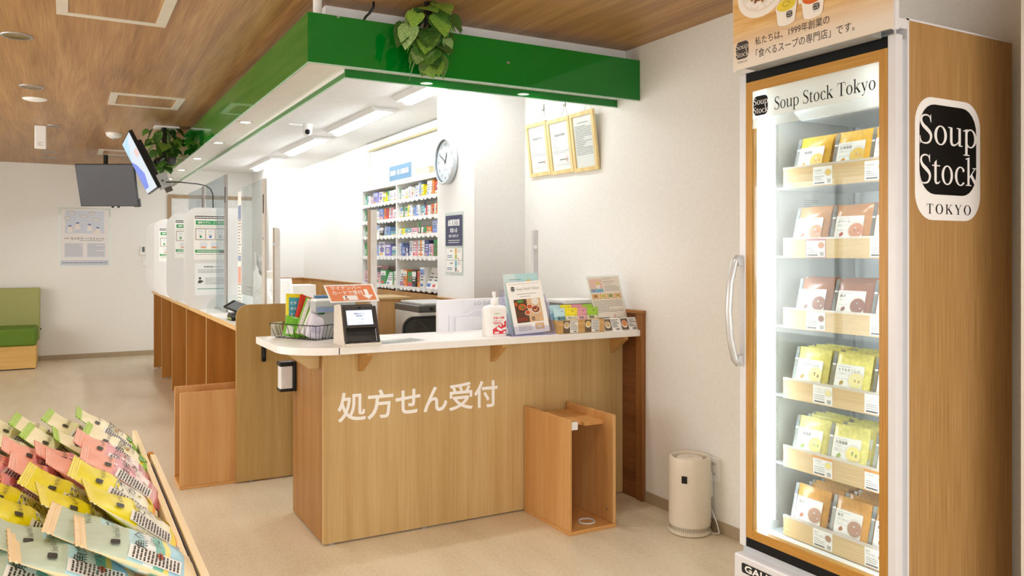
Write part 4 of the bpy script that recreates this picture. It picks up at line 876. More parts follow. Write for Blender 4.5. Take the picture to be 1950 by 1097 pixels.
mb.plane2([(-.028, .012), (.050, .012), (.050, .082), (-.028, .038)], o, XR, UP, 2, .0003); mb.plane2([(-.006, .040), (.008, .030), (.022, .028), (.036, .034), (.050, .036), (.050, .048), (.034, .044), (.024, .038), (.012, .044), (.0, .052)], o, XR, UP, 3, .0007)
mb.rect(o, XR, UP, -.018, .016, .008, .024, 3, .0007); mb.rect(o, XR, UP, .034, .015, .046, .026, 3, .0007); mb.disc(o, XR, UP, .018, .056, .005, .007, 3, .0007, 8); mb.disc(o, XR, UP, .034, .066, .006, .008, 3, .0007, 8)
mb.build('label', [PAPER, mat('#6fb23c', .5, var=0), mat('#dd3b46', .45, var=0), LW, INKL, mat('#f4f3f1', .3, var=.01)], t)
# leaflet holder with leaflets
HOLD = clear('holder_plastic', '#f6f6fc', .03, .03, '#e6e7f4')
t = thing('leaflet_holder', 'clear angular leaflet holder on the counter between the bottle and the snack box', 'holder', (2.17, 3.70, Z))
mb = M(); mb.box((2.035, 3.645, Z), (2.295, 3.80, Z+.004))
for x in (2.035, 2.291): mb.prism([(3.645, Z+.004), (3.80, Z+.004), (3.80, Z+.21), (3.76, Z+.21)], 'x', x, x+.004)
mb.box((2.039, 3.647, Z+.004), (2.291, 3.650, Z+.05)); mb.prism([(3.79, Z+.004), (3.796, Z+.004), (3.80, Z+.24), (3.794, Z+.24)], 'x', 2.039, 2.291); mb.build('body', HOLD, t)
mb = M()
for x in (2.033, 2.297): mb.tube([(x, 3.645, Z+.002), (x, 3.76, Z+.21)], .0018, 6)
mb.tube([(2.033, 3.644, Z+.003), (2.297, 3.644, Z+.003)], .0018, 6); mb.build('edges', mat('#9a95cf', .2, var=0), t)
def leaflet(name, label, o, w, h, lean, ms, draw, roll=0):
    t = thing(name, label, 'leaflet', tuple(o)); u = V((roll, math.sin(R(lean)), math.cos(R(lean)))).normalized(); r = V((1, 0, -roll)).normalized(); n = r.cross(u)
    mb = M(); mb.raw([V(o)+r*x+u*y-n*z for z in (0, .002) for x, y in ((0, 0), (w, 0), (w, h), (0, h))], [(0, 1, 2, 3), (4, 5, 6, 7), (0, 1, 5, 4), (1, 2, 6, 5), (2, 3, 7, 6), (3, 0, 4, 7)]); mb.build('sheet', PAPER, t)
    mb = P2(); draw(mb, V(o), r, u, w, h); mb.build('print', ms, t); return t
def bowl(mb, o, r, u, cx, cy, a, soup, rim=4, bits=None, d=.001, seed=1):
    mb.disc(o, r, u, cx, cy, a, a*.8, rim, d, 16); mb.disc(o, r, u, cx, cy+a*.06, a*.86, a*.64, soup, d+.0003, 16)
    g = random.Random(seed)
    if bits is not None:
        for k in range(7): mb.disc(o, r, u, cx+g.uniform(-.4, .4)*a, cy+g.uniform(-.25, .35)*a, a*.18, a*.12, bits, d+.0006, 6)
FOOD = [PAPER, INK, mat('#5b3a22', .5, var=.1), mat('#c95a22', .4, var=.1), mat('#e7e1d8', .5, var=0), mat('#4f8a3a', .5, var=.1), mat('#8a3b22', .4, var=.1), INKL, mat('#d9b48a', .5, var=.1), mat('#26211d', .5, var=0)]
def d_menu(mb, o, r, u, w, h):
    mb.rect(o, r, u, w*.06, h*.955, w*.93, h*.958, 1, .0004); logo(mb, o, r, u, w*.10, h*.82, w*.11, h*.09, 9, 0, .0004, tokyo=False)
    serif(mb, 'Soup Stock Tokyo', o, r, u, w*.25, h*.835, w*.66, h*.075, 1, .0004); mb.lines(o, r, u, w*.25, h*.74, w*.8, h*.77, 1, 7, .0004, 1); mb.lines(o, r, u, w*.32, h*.69, w*.65, h*.72, 1, 7, .0004, 2)
    mb.rect(o, r, u, w*.12, h*.21, w*.88, h*.66, 2, .0004); mb.rect(o, r, u, w*.48, h*.21, w*.88, h*.66, 8, .0006)
    bowl(mb, o, r, u, w*.33, h*.50, w*.14, 3, 9, 5, .001, 1); bowl(mb, o, r, u, w*.72, h*.60, w*.11, 4, 4, None, .001, 2); bowl(mb, o, r, u, w*.54, h*.50, w*.085, 3, 4, None, .0011, 3); bowl(mb, o, r, u, w*.70, h*.44, w*.13, 6, 4, 8, .0012, 4); bowl(mb, o, r, u, w*.45, h*.39, w*.08, 3, 4, None, .0013, 5)
    mb.disc(o, r, u, w*.30, h*.62, w*.10, h*.03, 5, .0014, 10); mb.disc(o, r, u, w*.17, h*.57, w*.04, h*.04, 3, .0014, 10); mb.rect(o, r, u, w*.14, h*.24, w*.42, h*.31, 6, .0014)
    for k in range(3): mb.rect(o, r, u, w*(.55+.03*k), h*.23, w*(.565+.03*k), h*.31, 9, .0014)
    mb.lines(o, r, u, w*.12, h*.05, w*.5, h*.17, 4, 7, .0004, 8); mb.rect(o, r, u, w*.60, h*.06, w*.86, h*.18, 8, .0004); mb.disc(o, r, u, w*.72, h*.11, w*.07, h*.02, 4, .0008, 12)
leaflet('menu_leaflet', 'white soup menu leaflet with food photographs at the front of the clear holder', (2.062, 3.664, Z+.006), .215, .282, 16, FOOD, d_menu, -.055)
def d_fd(mb, o, r, u, w, h):
    mb.rect(o, r, u, 0, 0, w, h, 2, .0003); mb.plane2([(w*.3, h), (w, h), (w, h*.55), (w*.45, h*.80)], o, r, u, 3, .0006); mb.disc(o, r, u, w*.72, h*.86, w*.07, h*.035, 4, .0009, 10); mb.disc(o, r, u, w*.80, h*.80, w*.06, h*.03, 5, .0009, 8); mb.disc(o, r, u, w*.66, h*.81, w*.03, h*.02, 6, .0009, 8)
    serif(mb, 'Soup Stock Tokyo', o, r, u, w*.12, h*.83, w*.40, h*.04, 1, .0009); mb.text('の', h*.035, o, r, u, w*.53, h*.835, 1, .0009, res=1); mb.text('フリーズドライ', h*.035, o, r, u, w*.14, h*.77, 1, .0009, res=1, fit=w*.38)
    mb.lines(o, r, u, w*.15, h*.89, w*.5, h*.91, 1, 1, .0009, 4)
leaflet('freeze_dry_leaflet', 'pale blue leaflet with yellow and teal drawings behind the soup menu', (2.06, 3.735, Z+.006), .212, .318, 8, [PAPER, INK, mat('#d3e9ea', .5, var=0), mat('#b9dfe4', .5, var=.03), mat('#ecc94a', .5, var=0), mat('#6fb0b4', .5, var=0), mat('#e9b59a', .5, var=0)], d_fd, -.03)
# wooden snack box with soup packets
t = thing('snack_box', 'wood-patterned display box with price cards on the counter, full of packets', 'box', (2.46, 3.70, Z))
mb = M(); mb.box((2.310, 3.630, Z), (2.608, 3.634, Z+.072)); mb.box((2.310, 3.634, Z), (2.314, 3.79, Z+.072)); mb.box((2.604, 3.634, Z), (2.608, 3.79, Z+.072)); mb.box((2.314, 3.786, Z), (2.604, 3.79, Z+.072)); mb.box((2.314, 3.634, Z), (2.604, 3.786, Z+.003)); mb.build('box', wood('#cda468', '#be9458', '#dab47c', axis=0, s=3, rough=.45), t)
M().box((2.312, 3.62, Z+.002), (2.6, 3.6285, Z+.004)).build('clear_lip', ACRYL, t)
CARD = [PAPER, INK, INKL, mat('#c9b184', .5, var=.2, scale=90), mat('#6e5a44', .5, var=.1), mat('#e0c070', .5, var=.1), mat('#d98a5a', .5, var=.1)]
for i, (x, c) in enumerate(((2.338, 3), (2.478, 5))):
    mb = P2(); o = (x, 3.6292, Z+.004); mb.rect(o, XR, UP, .0, 0, .042, .066, 4, 0); mb.disc(o, XR, UP, .021, .042, .019, .018, 0, .0004, 14); mb.disc(o, XR, UP, .021, .044, .0165, .0145, c, .0008, 14)
    mb.rect(o, XR, UP, .043, 0, .094, .066, 0, 0); mb.lines(o, XR, UP, .048, .012, .09, .062, 6, 1, .0004, i+3); mb.lines(o, XR, UP, .066, .004, .09, .011, 1, 1, .0004, i, .8); mb.build('price_card', CARD, t)
PK = [('light blue', '#bcdfe8', '#7fb5c4', '魚介だし'), ('yellow', '#eadb30', '#f3efd6', 'カレー'), ('pink', '#dd9aa4', '#eec2c4', 'お米'), ('green and cream', '#9ccb3c', '#eee8c8', '野菜')]
for i, (nm, c, c2, tx) in enumerate(PK):
    for k in range(2):
        t = thing('soup_packet', '%s soup packet %s in the counter snack box' % (nm, ['in the front row', 'sticking up in the back row'][k]), 'packet', (0, 0, 0), 'small soup packets in the counter snack box')
        w, h, th = .080, .125, .016; mb = M(); vs = []; nu, nv = 6, 8; g = random.Random(i*3+k)
        for s in (-1, 1):
            for j in range(nv+1):
                for q_ in range(nu+1):
                    u, vv = q_/nu, j/nv; b_ = (1-abs(2*u-1)**2.5)*min(1, min(vv/.3, max(0, (.93-vv))/.25)); vs.append(((u-.5)*w, s*(th*b_+.0005)+g.uniform(-.001, .001)*b_, vv*h))
        A = (nu+1)*(nv+1); fs = [(s*A+j*(nu+1)+q_, s*A+j*(nu+1)+q_+1, s*A+(j+1)*(nu+1)+q_+1, s*A+(j+1)*(nu+1)+q_) for s in (0, 1) for j in range(nv) for q_ in range(nu)]
        mb.raw(vs, fs); mb.m = [1 if (f_ % (nu*nv))//nu >= nv-3 else 0 for f_ in range(len(fs))]
        mb.build('bag', [mat(c2, .3, var=.12, scale=60), mat(c, .3, var=.06, scale=60)], t, smooth=True)
        mb = P2(); o = (0, -th-.002, 0); mb.text(tx, .016, o, XR, UP, -.028, .062, 1, .0003, res=1, bold=.02); mb.text(tx[:2], .012, o, XR, UP, -.02, .045, 1, .0003, res=1); mb.rect(o, XR, UP, -.030, .012, .030, .032, 0, .0003); mb.disc(o, XR, UP, .0, .105, .004, .003, 1, .004, 8)
        mb.build('print', [mat(c, .4, var=.05), INK], t)
        t.location = (2.352+.070*i+(.006 if k else 0), 3.672+.05*k, Z+.012+.014*k); t.rotation_euler = (R(-10), 0, R(g.uniform(-8, 8)))
# low card stand with two price cards against the wall
t = thing('price_stand', 'low white stand with two soup price cards at the wall end of the counter', 'card stand', (2.73, 3.65, Z))
mb = M(); mb.prism([(3.632, Z), (3.70, Z), (3.695, Z+.004), (3.665, Z+.07), (3.661, Z+.07), (3.636, Z+.004)], 'x', 2.612, 2.845); mb.build('stand', PAPER, t)
u = V((0, .029, .07)).normalized()
for i, x in enumerate((2.618, 2.735)):
    mb = P2(); o = (x, 3.6315, Z+.001); mb.rect(o, XR, u, 0, .004, .048, .07, 4, .0008); mb.disc(o, XR, u, .023, .038, .020, .022, 0, .0012, 14); mb.disc(o, XR, u, .023, .041, .0175, .018, (3, 6)[i], .0016, 14)
    mb.lines(o, XR, u, .054, .018, .104, .068, 6, 1, .0012, i); mb.lines(o, XR, u, .075, .006, .104, .015, 1, 1, .0012, i, .8); mb.build('price_card', CARD, t)
# acrylic menu board leaning by the wall
t = thing('acrylic_board', 'clear acrylic stand with a cream soup information sheet by the wall', 'board', (2.73, 3.75, Z))
uB = V((-.055, .30, 1)).normalized(); rB = V((1, 0, .02)).normalized(); nB = rB.cross(uB); o = V((2.622, 3.715, Z+.004)); w, h = .225, .315
mb = M(); mb.raw([o+rB*x+uB*y-nB*z for z in (.0, .003) for x, y in ((-.006, 0), (w+.006, 0), (w+.006, h), (-.006, h))], [(0, 1, 2, 3), (4, 5, 6, 7), (0, 1, 5, 4), (1, 2, 6, 5), (2, 3, 7, 6), (3, 0, 4, 7)]); mb.box((2.62, 3.712, Z), (2.845, 3.82, Z+.003)); mb.build('acrylic', ACRYL, t)
mb = P2(); mb.rect(o, rB, uB, .002, .002, w-.002, h-.008, 0, .0005); mb.rect(o, rB, uB, .010, h*.68, .098, h*.93, 2, .0009); mb.rect(o, rB, uB, .010, h*.68, .098, h*.745, 3, .0011)
mb.plane2([(.058, h*.745), (.062, h*.80), (.070, h*.80), (.078, h*.745)], o, rB, uB, 4, .0013); mb.disc(o, rB, uB, .066, h*.80, .014, .012, 4, .0015, 12); mb.disc(o, rB, uB, .066, h*.845, .013, .009, 5, .0015, 10); mb.disc(o, rB, uB, .03, h*.715, .008, .003, 6, .0014, 8); mb.disc(o, rB, uB, .076, h*.715, .008, .003, 7, .0014, 8)
serif(mb, 'Soup Stock Tokyo', o, rB, uB, .105, h*.865, .074, .014, 1, .0009); mb.text('の', .010, o, rB, uB, .180, h*.867, 1, .0009, res=1); mb.text('フリーズドライ', .011, o, rB, uB, .105, h*.82, 1, .0009, res=1, fit=.06)
mb.lines(o, rB, uB, .108, h*.69, .212, h*.80, 5, 8, .0009, 2); mb.lines(o, rB, uB, .105, h*.92, .17, h*.935, 1, 1, .0009, 2)
for i in range(4):
    x = .012+.052*i; mb.rect(o, rB, uB, x, h*.555, x+.046, h*.65, 9, .0009); bowl(mb, o, rB, uB, x+.023, h*.605, .017, (10, 5, 11, 9)[i], 4, 7, .0012, i)
mb.lines(o, rB, uB, .012, h*.30, .212, h*.53, 9, 8, .0009, 5); mb.lines(o, rB, uB, .012, h*.08, .10, h*.22, 3, 1, .0009, 6)
mb.plane2([(.122, h*.05), (.150, h*.05), (.158, h*.14), (.146, h*.27), (.134, h*.26), (.124, h*.16)], o, rB, uB, 2, .0011); mb.disc(o, rB, uB, .180, h*.12, .016, .012, 5, .0011, 8); mb.disc(o, rB, uB, .166, h*.17, .012, .010, 7, .0013, 8); mb.disc(o, rB, uB, .197, h*.12, .009, .014, 3, .0013, 8)
mb.build('sheet', [mat('#eae2d6', .5, var=.01), INK, mat('#e3c3b6', .5, var=.03), mat('#7fb0d2', .5, var=0), mat('#efe9e0', .5, var=0), mat('#e5cf55', .5, var=0), mat('#c9503c', .5, var=0), mat('#6da85a', .5, var=0), INKL, mat('#d8a85c', .5, var=.1), mat('#c9742e', .4, var=.1), mat('#9aa064', .4, var=.1)], t)
# clear guard standing on the counter, with its two uprights
t = thing('counter_guard', 'large clear acrylic guard standing along the back of the reception counter', 'screen', (1.85, 3.98, Z))
M().box((1.38, 3.998, Z+.002), (2.40, 4.002, 1.905)).build('sheet', clear('guard_sheet', '#ffffff', .0, .004, fres=.02), t)
M().box((2.362, 3.99, Z), (2.398, 4.01, 1.54)).build('upright', mat('#c9c9cb', .35), t, bevel=.004)
M().lathe((2.375, 3.989, 1.44), [(.010, -.008), (.010, 0)], 12, axis='y').build('knob', WHITE, t)
M().box((1.372, 3.99, Z), (1.382, 4.01, 1.63)).build('edge_strip', mat('#a8917a', .5), t)
M().box((1.382, 3.99, Z), (1.418, 4.01, 1.63)).build('upright', mat('#d5d3d1', .35), t, bevel=.003)
M().lathe((1.40, 3.989, 1.39), [(.010, -.008), (.010, 0)], 12, axis='y').build('knob', mat('#d9cfcd', .4), t)
# ---------------------------------------------------------------- behind the counter
t = thing('computer_monitor', 'back of a large white monitor standing behind the reception counter', 'monitor', (2.1, 4.14, .72))
lx = V((.985, .17, 0)).normalized(); Mn = lambda x, z, y=0: V((1.80, 4.07, 0))+lx*x+V((-lx.y, lx.x, 0))*y+V((0, 0, z))
def mbox(mb, x0, z0, x1, z1, y0, y1, sh=0, m=0):
    c = [Mn(x+sh*(z-.78), z, y) for y in (y0, y1) for x, z in ((x0, z0), (x1, z0), (x1, z1), (x0, z1))]
    mb.raw(c, [(0, 1, 2, 3), (4, 5, 6, 7), (0, 1, 5, 4), (1, 2, 6, 5), (2, 3, 7, 6), (3, 0, 4, 7)], m)
MW = mat('#eeeff4', .4, var=.015)
mb = M(); mbox(mb, 0, .79, .54, 1.145, 0, .025); mb.build('rear_shell', MW, t, bevel=.004)
mb = M(); mb.raw([Mn(x, z, y) for y in (0, -.016) for x, z in ((.07, .80), (.47, .80), (.47, 1.085), (.24, 1.085), (.19, 1.06), (.07, 1.06))], [(0, 1, 2, 3, 4, 5), (6, 7, 8, 9, 10, 11)]+[(i, (i+1) % 6, 6+(i+1) % 6, 6+i) for i in range(6)]); mb.build('raised_back', mat('#e3e6ec', .4, var=.015), t, bevel=.006)
mb = M(); mbox(mb, .10, .80, .45, 1.045, -.026, -.016); mb.build('stand_cover', mat('#eaecf1', .4, var=.015), t, bevel=.006)
P2().text('I-O DATA', .026, Mn(.245, 1.108, -.0008), lx, UP, 0, 0, 0, .0004, bold=.02, fit=.16).build('logo_lettering', mat('#b4b6bd', .4, var=0), t)
mb = M(); mbox(mb, .22, .715, .32, .80, .0, .02); mbox(mb, .15, .72, .40, .73, -.08, .10); mb.build('stand', MW, t)
mb = M(); mbox(mb, .02, .81, .52, 1.13, .025, .027); mb.build('display', DARK, t)
# staff chair
t = thing('office_chair', 'black mesh office chair behind the reception counter', 'chair', (2.1, 4.95, 0))
mb = M(); pl = rrect(1.93, .60, 2.36, .98, .07); mb.prism(pl, 'y', 4.93, 4.955); mb.map(lambda p: V((p.x, p.y+.9*(p.x-2.145)**2-.08, p.z))); mb.build('backrest', mat('#33342f', .8, var=.25, scale=400), t)
mb = M(); pts = [V((p[0], 4.94+.9*(p[0]-2.145)**2-.08, p[1])) for p in rrect(1.925, .595, 2.365, .985, .07)]; mb.tube(pts, .012, 8, closed=True); mb.build('back_frame', DARK, t, smooth=True)
M().prism(rrect(1.92, 4.42, 2.37, 4.86, .08), 'z', .44, .50).build('seat', mat('#2a2a2a', .8, var=.1), t, bevel=.02)
M().tube([(2.145, 4.80, .44), (2.145, 4.90, .42), (2.145, 4.885, .65)], .02, 8).build('back_stem', DARK, t)
M().lathe((2.145, 4.65, 0), [(.03, .08), (.03, .44)], 12).build('gas_column', GREY, t)
for k in range(5):
    a = R(72*k+20); M().tube([(2.145, 4.65, .09), (2.145+.28*math.cos(a), 4.65+.28*math.sin(a), .06)], .018, 6).build('base_arm', DARK, t)
    M().lathe((2.145+.28*math.cos(a), 4.65+.28*math.sin(a)-.012, .028), [(.028, 0), (.028, .024)], 12, axis='y').build('caster', DARK, t)
# low wooden cabinet, printer on a stand, black printer by the wall
t = thing('back_cabinet', 'low wooden staff cabinet standing in front of the clock pillar', 'cabinet', (2.0, 5.9, 0))
M().box((1.72, 5.80, 0), (2.33, 6.20, 1.055)).build('body', WAINS, t); M().box((1.71, 5.79, 1.055), (2.34, 6.21, 1.07)).build('top_board', OAKX, t)
t = thing('office_printer', 'white office printer with a dark grey top behind the staff chair', 'printer', (2.3, 5.35, 0))
M().box((2.11, 5.10, .72), (2.445, 5.55, 1.0)).build('body', mat('#e4e3de', .4), t, bevel=.008)
M().box((2.105, 5.095, 1.0), (2.448, 5.55, 1.045)).build('scanner_lid', mat('#54534f', .35), t, bevel=.006)
M().box((2.15, 5.11, 1.045), (2.43, 5.54, 1.062)).build('document_cover', mat('#c9c8c4', .4), t, bevel=.004)
M().box((2.38, 5.093, .99), (2.43, 5.0955, 1.03)).build('control_panel', DARK, t); M().box((2.19, 5.093, 1.012), (2.215, 5.0955, 1.032)).build('badge', DARK, t); M().box((2.25, 5.093, 1.015), (2.275, 5.0955, 1.028)).build('badge', LW, t)
mb = P2(); mb.rect((2.12, 5.0985, .75), XR, UP, 0, 0, .31, .004); mb.rect((2.12, 5.0985, .85), XR, UP, 0, 0, .31, .003); mb.build('tray_gap', GREY, t)
M().box((2.13, 5.13, 0), (2.43, 5.53, .72)).build('stand', mat('#d8d6d0', .5), t)
t = thing('black_printer', 'black printer with a white lid standing on the inner shelf by the wall', 'printer', (2.68, 4.1, .72))
M().box((2.50, 4.03, .7205), (2.84, 4.24, 1.10)).build('body', mat('#3a3a36', .4), t, bevel=.006); M().box((2.60, 4.03, 1.10), (2.84, 4.24, 1.125)).build('lid', WHITE, t, bevel=.004)
M().box((2.494, 4.035, .74), (2.50, 4.235, 1.115)).build('side_cover', mat('#c6c8c6', .4), t); M().box((2.70, 4.027, .95), (2.80, 4.0305, 1.05)).build('output_slot', DARK, t); M().box((2.665, 4.027, 1.06), (2.68, 4.0305, 1.07)).build('badge', mat('#9a9a96', .4), t)
# devices on the staff side of the desk row
t = thing('desk_monitor', 'white slanted monitor back on the desk behind the upright post', 'monitor', (1.46, 6.1, .945))
mb = M(); mb.prism([(6.0, .96), (6.06, .96), (6.16, 1.20), (6.12, 1.22)], 'x', 1.30, 1.50); mb.build('rear_shell', WHITE, t, bevel=.01); M().box((1.34, 5.98, .9455), (1.48, 6.18, .965)).build('foot', PLASTIC, t, bevel=.004)
mb = M(); mb.prism([(5.99, 1.0), (6.01, .99), (6.10, 1.19), (6.08, 1.205)], 'x', 1.34, 1.46); mb.build('raised_back', PLASTIC, t, bevel=.01)
t = thing('desk_printer', 'tall cream label printer on the desk behind the sneeze guard', 'printer', (1.35, 6.3, .945))
M().box((1.27, 6.25, .9455), (1.42, 6.42, 1.27)).build('body', mat('#dedad0', .45), t, bevel=.008); M().box((1.39, 6.24, 1.10), (1.43, 6.43, 1.26)).build('side_cover', PLASTIC, t, bevel=.006); M().box((1.29, 6.245, 1.02), (1.37, 6.25, 1.06)).build('slot', GREY, t)
t = thing('desk_box', 'flat white machine on the desk beside the white monitor back', 'machine', (1.6, 6.3, .945))
M().box((1.52, 6.25, .9455), (1.72, 6.45, 1.16)).build('body', mat('#e6e4dc', .45), t, bevel=.008); M().box((1.5215, 6.246, 1.05), (1.7185, 6.25, 1.10)).build('front_flap', PLASTIC, t)
# ---------------------------------------------------------------- slanted snack bin in front, full of pouches
PINE = wood('#f1dfba', '#e8d3a6', '#f6e8c8', axis=1, s=1.5, rough=.5)
bn = thing('snack_bin', 'pale wooden display bin with a double front rail holding rows of snack pouches', 'bin', (-.15, 1.8, 0))
M().box((.172, .95, .74), (.184, 2.61, .88)).build('front_rail', PINE, bn, bevel=.0015)
M().box((.191, .95, .74), (.204, 2.275, .88)).build('outer_rail', PINE, bn, bevel=.0015)
M().box((-.62, .95, .825), (.172, 2.60, .84)).build('bin_floor', PINE, bn)
M().box((-.62, 2.585, .795), (.174, 2.60, .83)).build('end_board', PINE, bn); M().box((-.62, .95, .795), (.174, .965, .83)).build('end_board', PINE, bn); M().box((-.635, .95, .74), (-.62, 2.60, 1.02)).build('back_board', PINE, bn)
for x in (-.58, .12):
    for y in (1.0, 2.52): M().box((x-.025, y-.025, 0), (x+.025, y+.025, .78)).build('leg', PINE, bn)
mb = M()
for k in range(7): mb.prism([(1.0+.19*k, .80), (1.16+.19*k, .80), (1.16+.19*k, .872), (1.0+.19*k, .872)], 'x', .1855, .1866)
mb.build('card_strip', mat('#e9e4e4', .5, var=.02), bn)
M().prism([(1.0, .80), (2.2, .80), (2.2, .874), (1.0, .876)], 'x', .1878, .1884).build('card_strip', mat('#5d5364', .5, var=.1), bn)
M().box((.186, 2.283, .80), (.203, 2.30, .882)).build('clip', mat('#c08438', .25), bn, bevel=.004)
ZON = {
 'green': [(0, '#5fa51c'), (.10, '#8dc32a'), (.20, '#d3cf2c'), (.24, '#efe7c2'), (.46, '#e9e3bd'), (.62, '#f1e8c4'), (.90, '#a8cc2c')],
 'pink': [(0, '#c9787a'), (.12, '#e2b4b4'), (.20, '#c9868a'), (.25, '#ecd9d6'), (.40, '#dd9ca2'), (.66, '#efab94'), (.90, '#f0ac92')],
 'yellow': [(0, '#efe6c6'), (.09, '#ee9a28'), (.125, '#f2df58'), (.22, '#f0ecd0'), (.30, '#e3e4d4'), (.56, '#e9dc14'), (.90, '#ecdc34')],
 'blue': [(0, '#ecd9b0'), (.16, '#a7d3e6'), (.30, '#f0dc72'), (.325, '#79bfae'), (.42, '#e4f0ee'), (.50, '#b4dde2'), (.62, '#c1d3c0'), (.90, '#f0d4a2')]}
TXT = {'green': ['野菜の', 'ごはん'], 'pink': ['お米の', 'スープ'], 'yellow': ['とろとろ', 'カレー'], 'blue': ['魚介の', 'パエリア']}
HT, WD, TH_ = .20, .158, .021
def surf(y, z, sd):
    u = min(1, max(0, y/WD+.5)); v = z/HT
    if v > .915: return .0006+.0010*math.sin(z*2200)
    p = min(1, max(0, v-.012)/.20)**.55*min(1, (.915-v)/.30)**.85
    e = max(0, 1-abs(2*u-1)**2.4)
    return .0006+TH_*p*e+.0013*p*e*(math.sin(y*95+sd+z*40)+.8*math.sin(z*110-y*60+2*sd))
def bin_pouch(kind, sd):
    t = thing('snack_pouch', 'x', 'pouch', (0, 0, 0)); mb = M(); nu, nv = 14, 30; vs = []; fs = []; ms = []
    zs = [HT*.915*j/22 for j in range(23)]+[HT*(.915+.085*j/8) for j in range(1, 9)]; nv = len(zs)-1
    for s in (1, -1):
        for j, z in enumerate(zs):
            for i in range(nu+1):
                y = (i/nu-.5)*WD*(1-.06*math.sin(math.pi*min(1, z/HT))); jag = (.0016 if (i % 2 and j == nv) else 0)
                vs.append((s*surf(y, z, sd) if s > 0 else -surf(y, z, sd+2)*.9, y, z+jag))
    A = (nu+1)*(nv+1); Zn = ZON[kind]
    for s in (0, 1):
        for j in range(nv):
            vm = (zs[j]+zs[j+1])/2/HT; k = max(q for q, (p, c) in enumerate(Zn) if p <= vm)
            for i in range(nu): q = s*A+j*(nu+1)+i; fs.append((q, q+1, q+nu+2, q+nu+1)); ms.append(k)
    for j in range(nv):
        for e in (0, nu): q = j*(nu+1)+e; fs.append((q, q+nu+1, A+q+nu+1, A+q)); ms.append(0)
    mb.raw(vs, fs); mb.m = ms; mb.build('bag', [mat(c, .42, var=.05, scale=40) for p, c in Zn], t, smooth=True)
    mb = P2(); o = (0, 0, 0)
    serif(mb, 'Soup Stock Tokyo', o, YF, UP, -.032, HT*.70, .074, .0135, 0, .0); mb.plane2(rrect(-.052, HT*.698, -.037, HT*.698+.013, .003), o, YF, UP, 0)
    for q, s in enumerate(TXT[kind]): mb.text(s, .022, o, YF, UP, -.050+.02*q, HT*(.50-.13*q), 0, 0, res=1, fit=.085)
    mb.rect(o, YF, UP, -.072, .040, -.044, .125, 1); 
    for r_ in range(13):
        for c_ in range(5): mb.rect(o, YF, UP, -.070+.0048*c_, .044+.006*r_, -.0668+.0048*c_+.001*((r_+c_) % 2), .047+.006*r_, 0, .0004)
    g = random.Random(sd)
    if kind == 'blue': mb.plane2([(.010, .040), (.028, .044), (.038, .038), (.030, .034), (.02, .035)], o, YF, UP, 2); mb.disc(o, YF, UP, -.05, .075, .008, .005, 3, 0, 8)
    if kind == 'green': mb.disc(o, YF, UP, .03, .045, .022, .014, 2, 0, 12); mb.disc(o, YF, UP, -.01, .05, .02, .010, 3, 0, 12); mb.rect(o, YF, UP, -.03, .088, .0, .096, 4)
    if kind == 'pink':
        for k in range(6): x, y = g.uniform(-.05, .06), g.uniform(.05, .14); mb.plane2([(x, y), (x+.010, y+.003), (x+.012, y+.010), (x+.002, y+.008)], o, YF, UP, 2)
        mb.rect(o, YF, UP, -.035, .055, .06, .062, 3)
    if kind == 'yellow': mb.disc(o, YF, UP, .02, .04, .018, .010, 2, 0, 10); mb.rect(o, YF, UP, -.01, .06, .05, .066, 3); mb.plane2([(-.079, .09), (-.05, .115), (.0, .118), (-.04, .085)], o, YF, UP, 4)
    fix = {'blue': ('#3f6fb4', '#b5593a', '#ffffff'), 'green': ('#d6dc2a', '#5c9a1c', '#c99a5a'), 'pink': ('#f3e9e0', '#c97a80', '#ffffff'), 'yellow': ('#ecd22c', '#e8c83a', '#e4e5d6')}[kind]
    mb.map(lambda p: V((p.x+surf(p.y, p.z, sd)+.0030, p.y, p.z)))
    mb.build('print', [mat('#39352f', .5, var=0), mat('#eceae6', .5, var=0)]+[mat(c, .4, var=.03) for c in fix], t)
    return t
g = random.Random(11); cnt = 0
ORD = ['frontmost', 'second from the rail', 'third from the rail', 'fourth from the rail', 'fifth from the rail', 'sixth from the rail', 'seventh from the rail', 'eighth from the rail']
for kind, cols in (('blue', ((1.385, 4), (1.455, 4))), ('yellow', ((1.60, 5), (1.735, 5))), ('pink', ((1.895, 6), (2.03, 6))), ('green', ((2.175, 7), (2.355, 7)))):
    protos = [bin_pouch(kind, s) for s in (1, 4)]; used = [False, False]
    for ci, (yc, n) in enumerate(cols):
        for k in range(n):
            st = .080 if kind == 'blue' else (.078 if kind == 'yellow' else .064)
            lean = R({'blue': 60, 'yellow': 50, 'pink': 51, 'green': 46}[kind]+g.uniform(-2.5, 2.5)); zb_ = {'blue': .880, 'yellow': .862, 'pink': .860, 'green': .850}[kind]; off = (.034 if ci and kind == 'blue' else .02*ci)
            loc = (.184-st*k-off+g.uniform(-.006, .006), yc+g.uniform(-.012, .012), zb_+(.004*ci)+g.uniform(-.004, .004)); rot = (0, -lean, R(g.uniform(-7, 7)))
            w_ = (k+ci) % 2
            lab = '%s snack pouch in the bin, %s column, %s' % (kind, ('nearer' if ci == 0 else 'farther'), ORD[k])
            if not used[w_]: o_ = protos[w_]; used[w_] = True; o_.location = loc; o_.rotation_euler = rot
            else: o_ = dup(protos[w_], loc, rot)
            o_['label'] = lab; o_['group'] = 'snack pouches in the pale wooden bin'
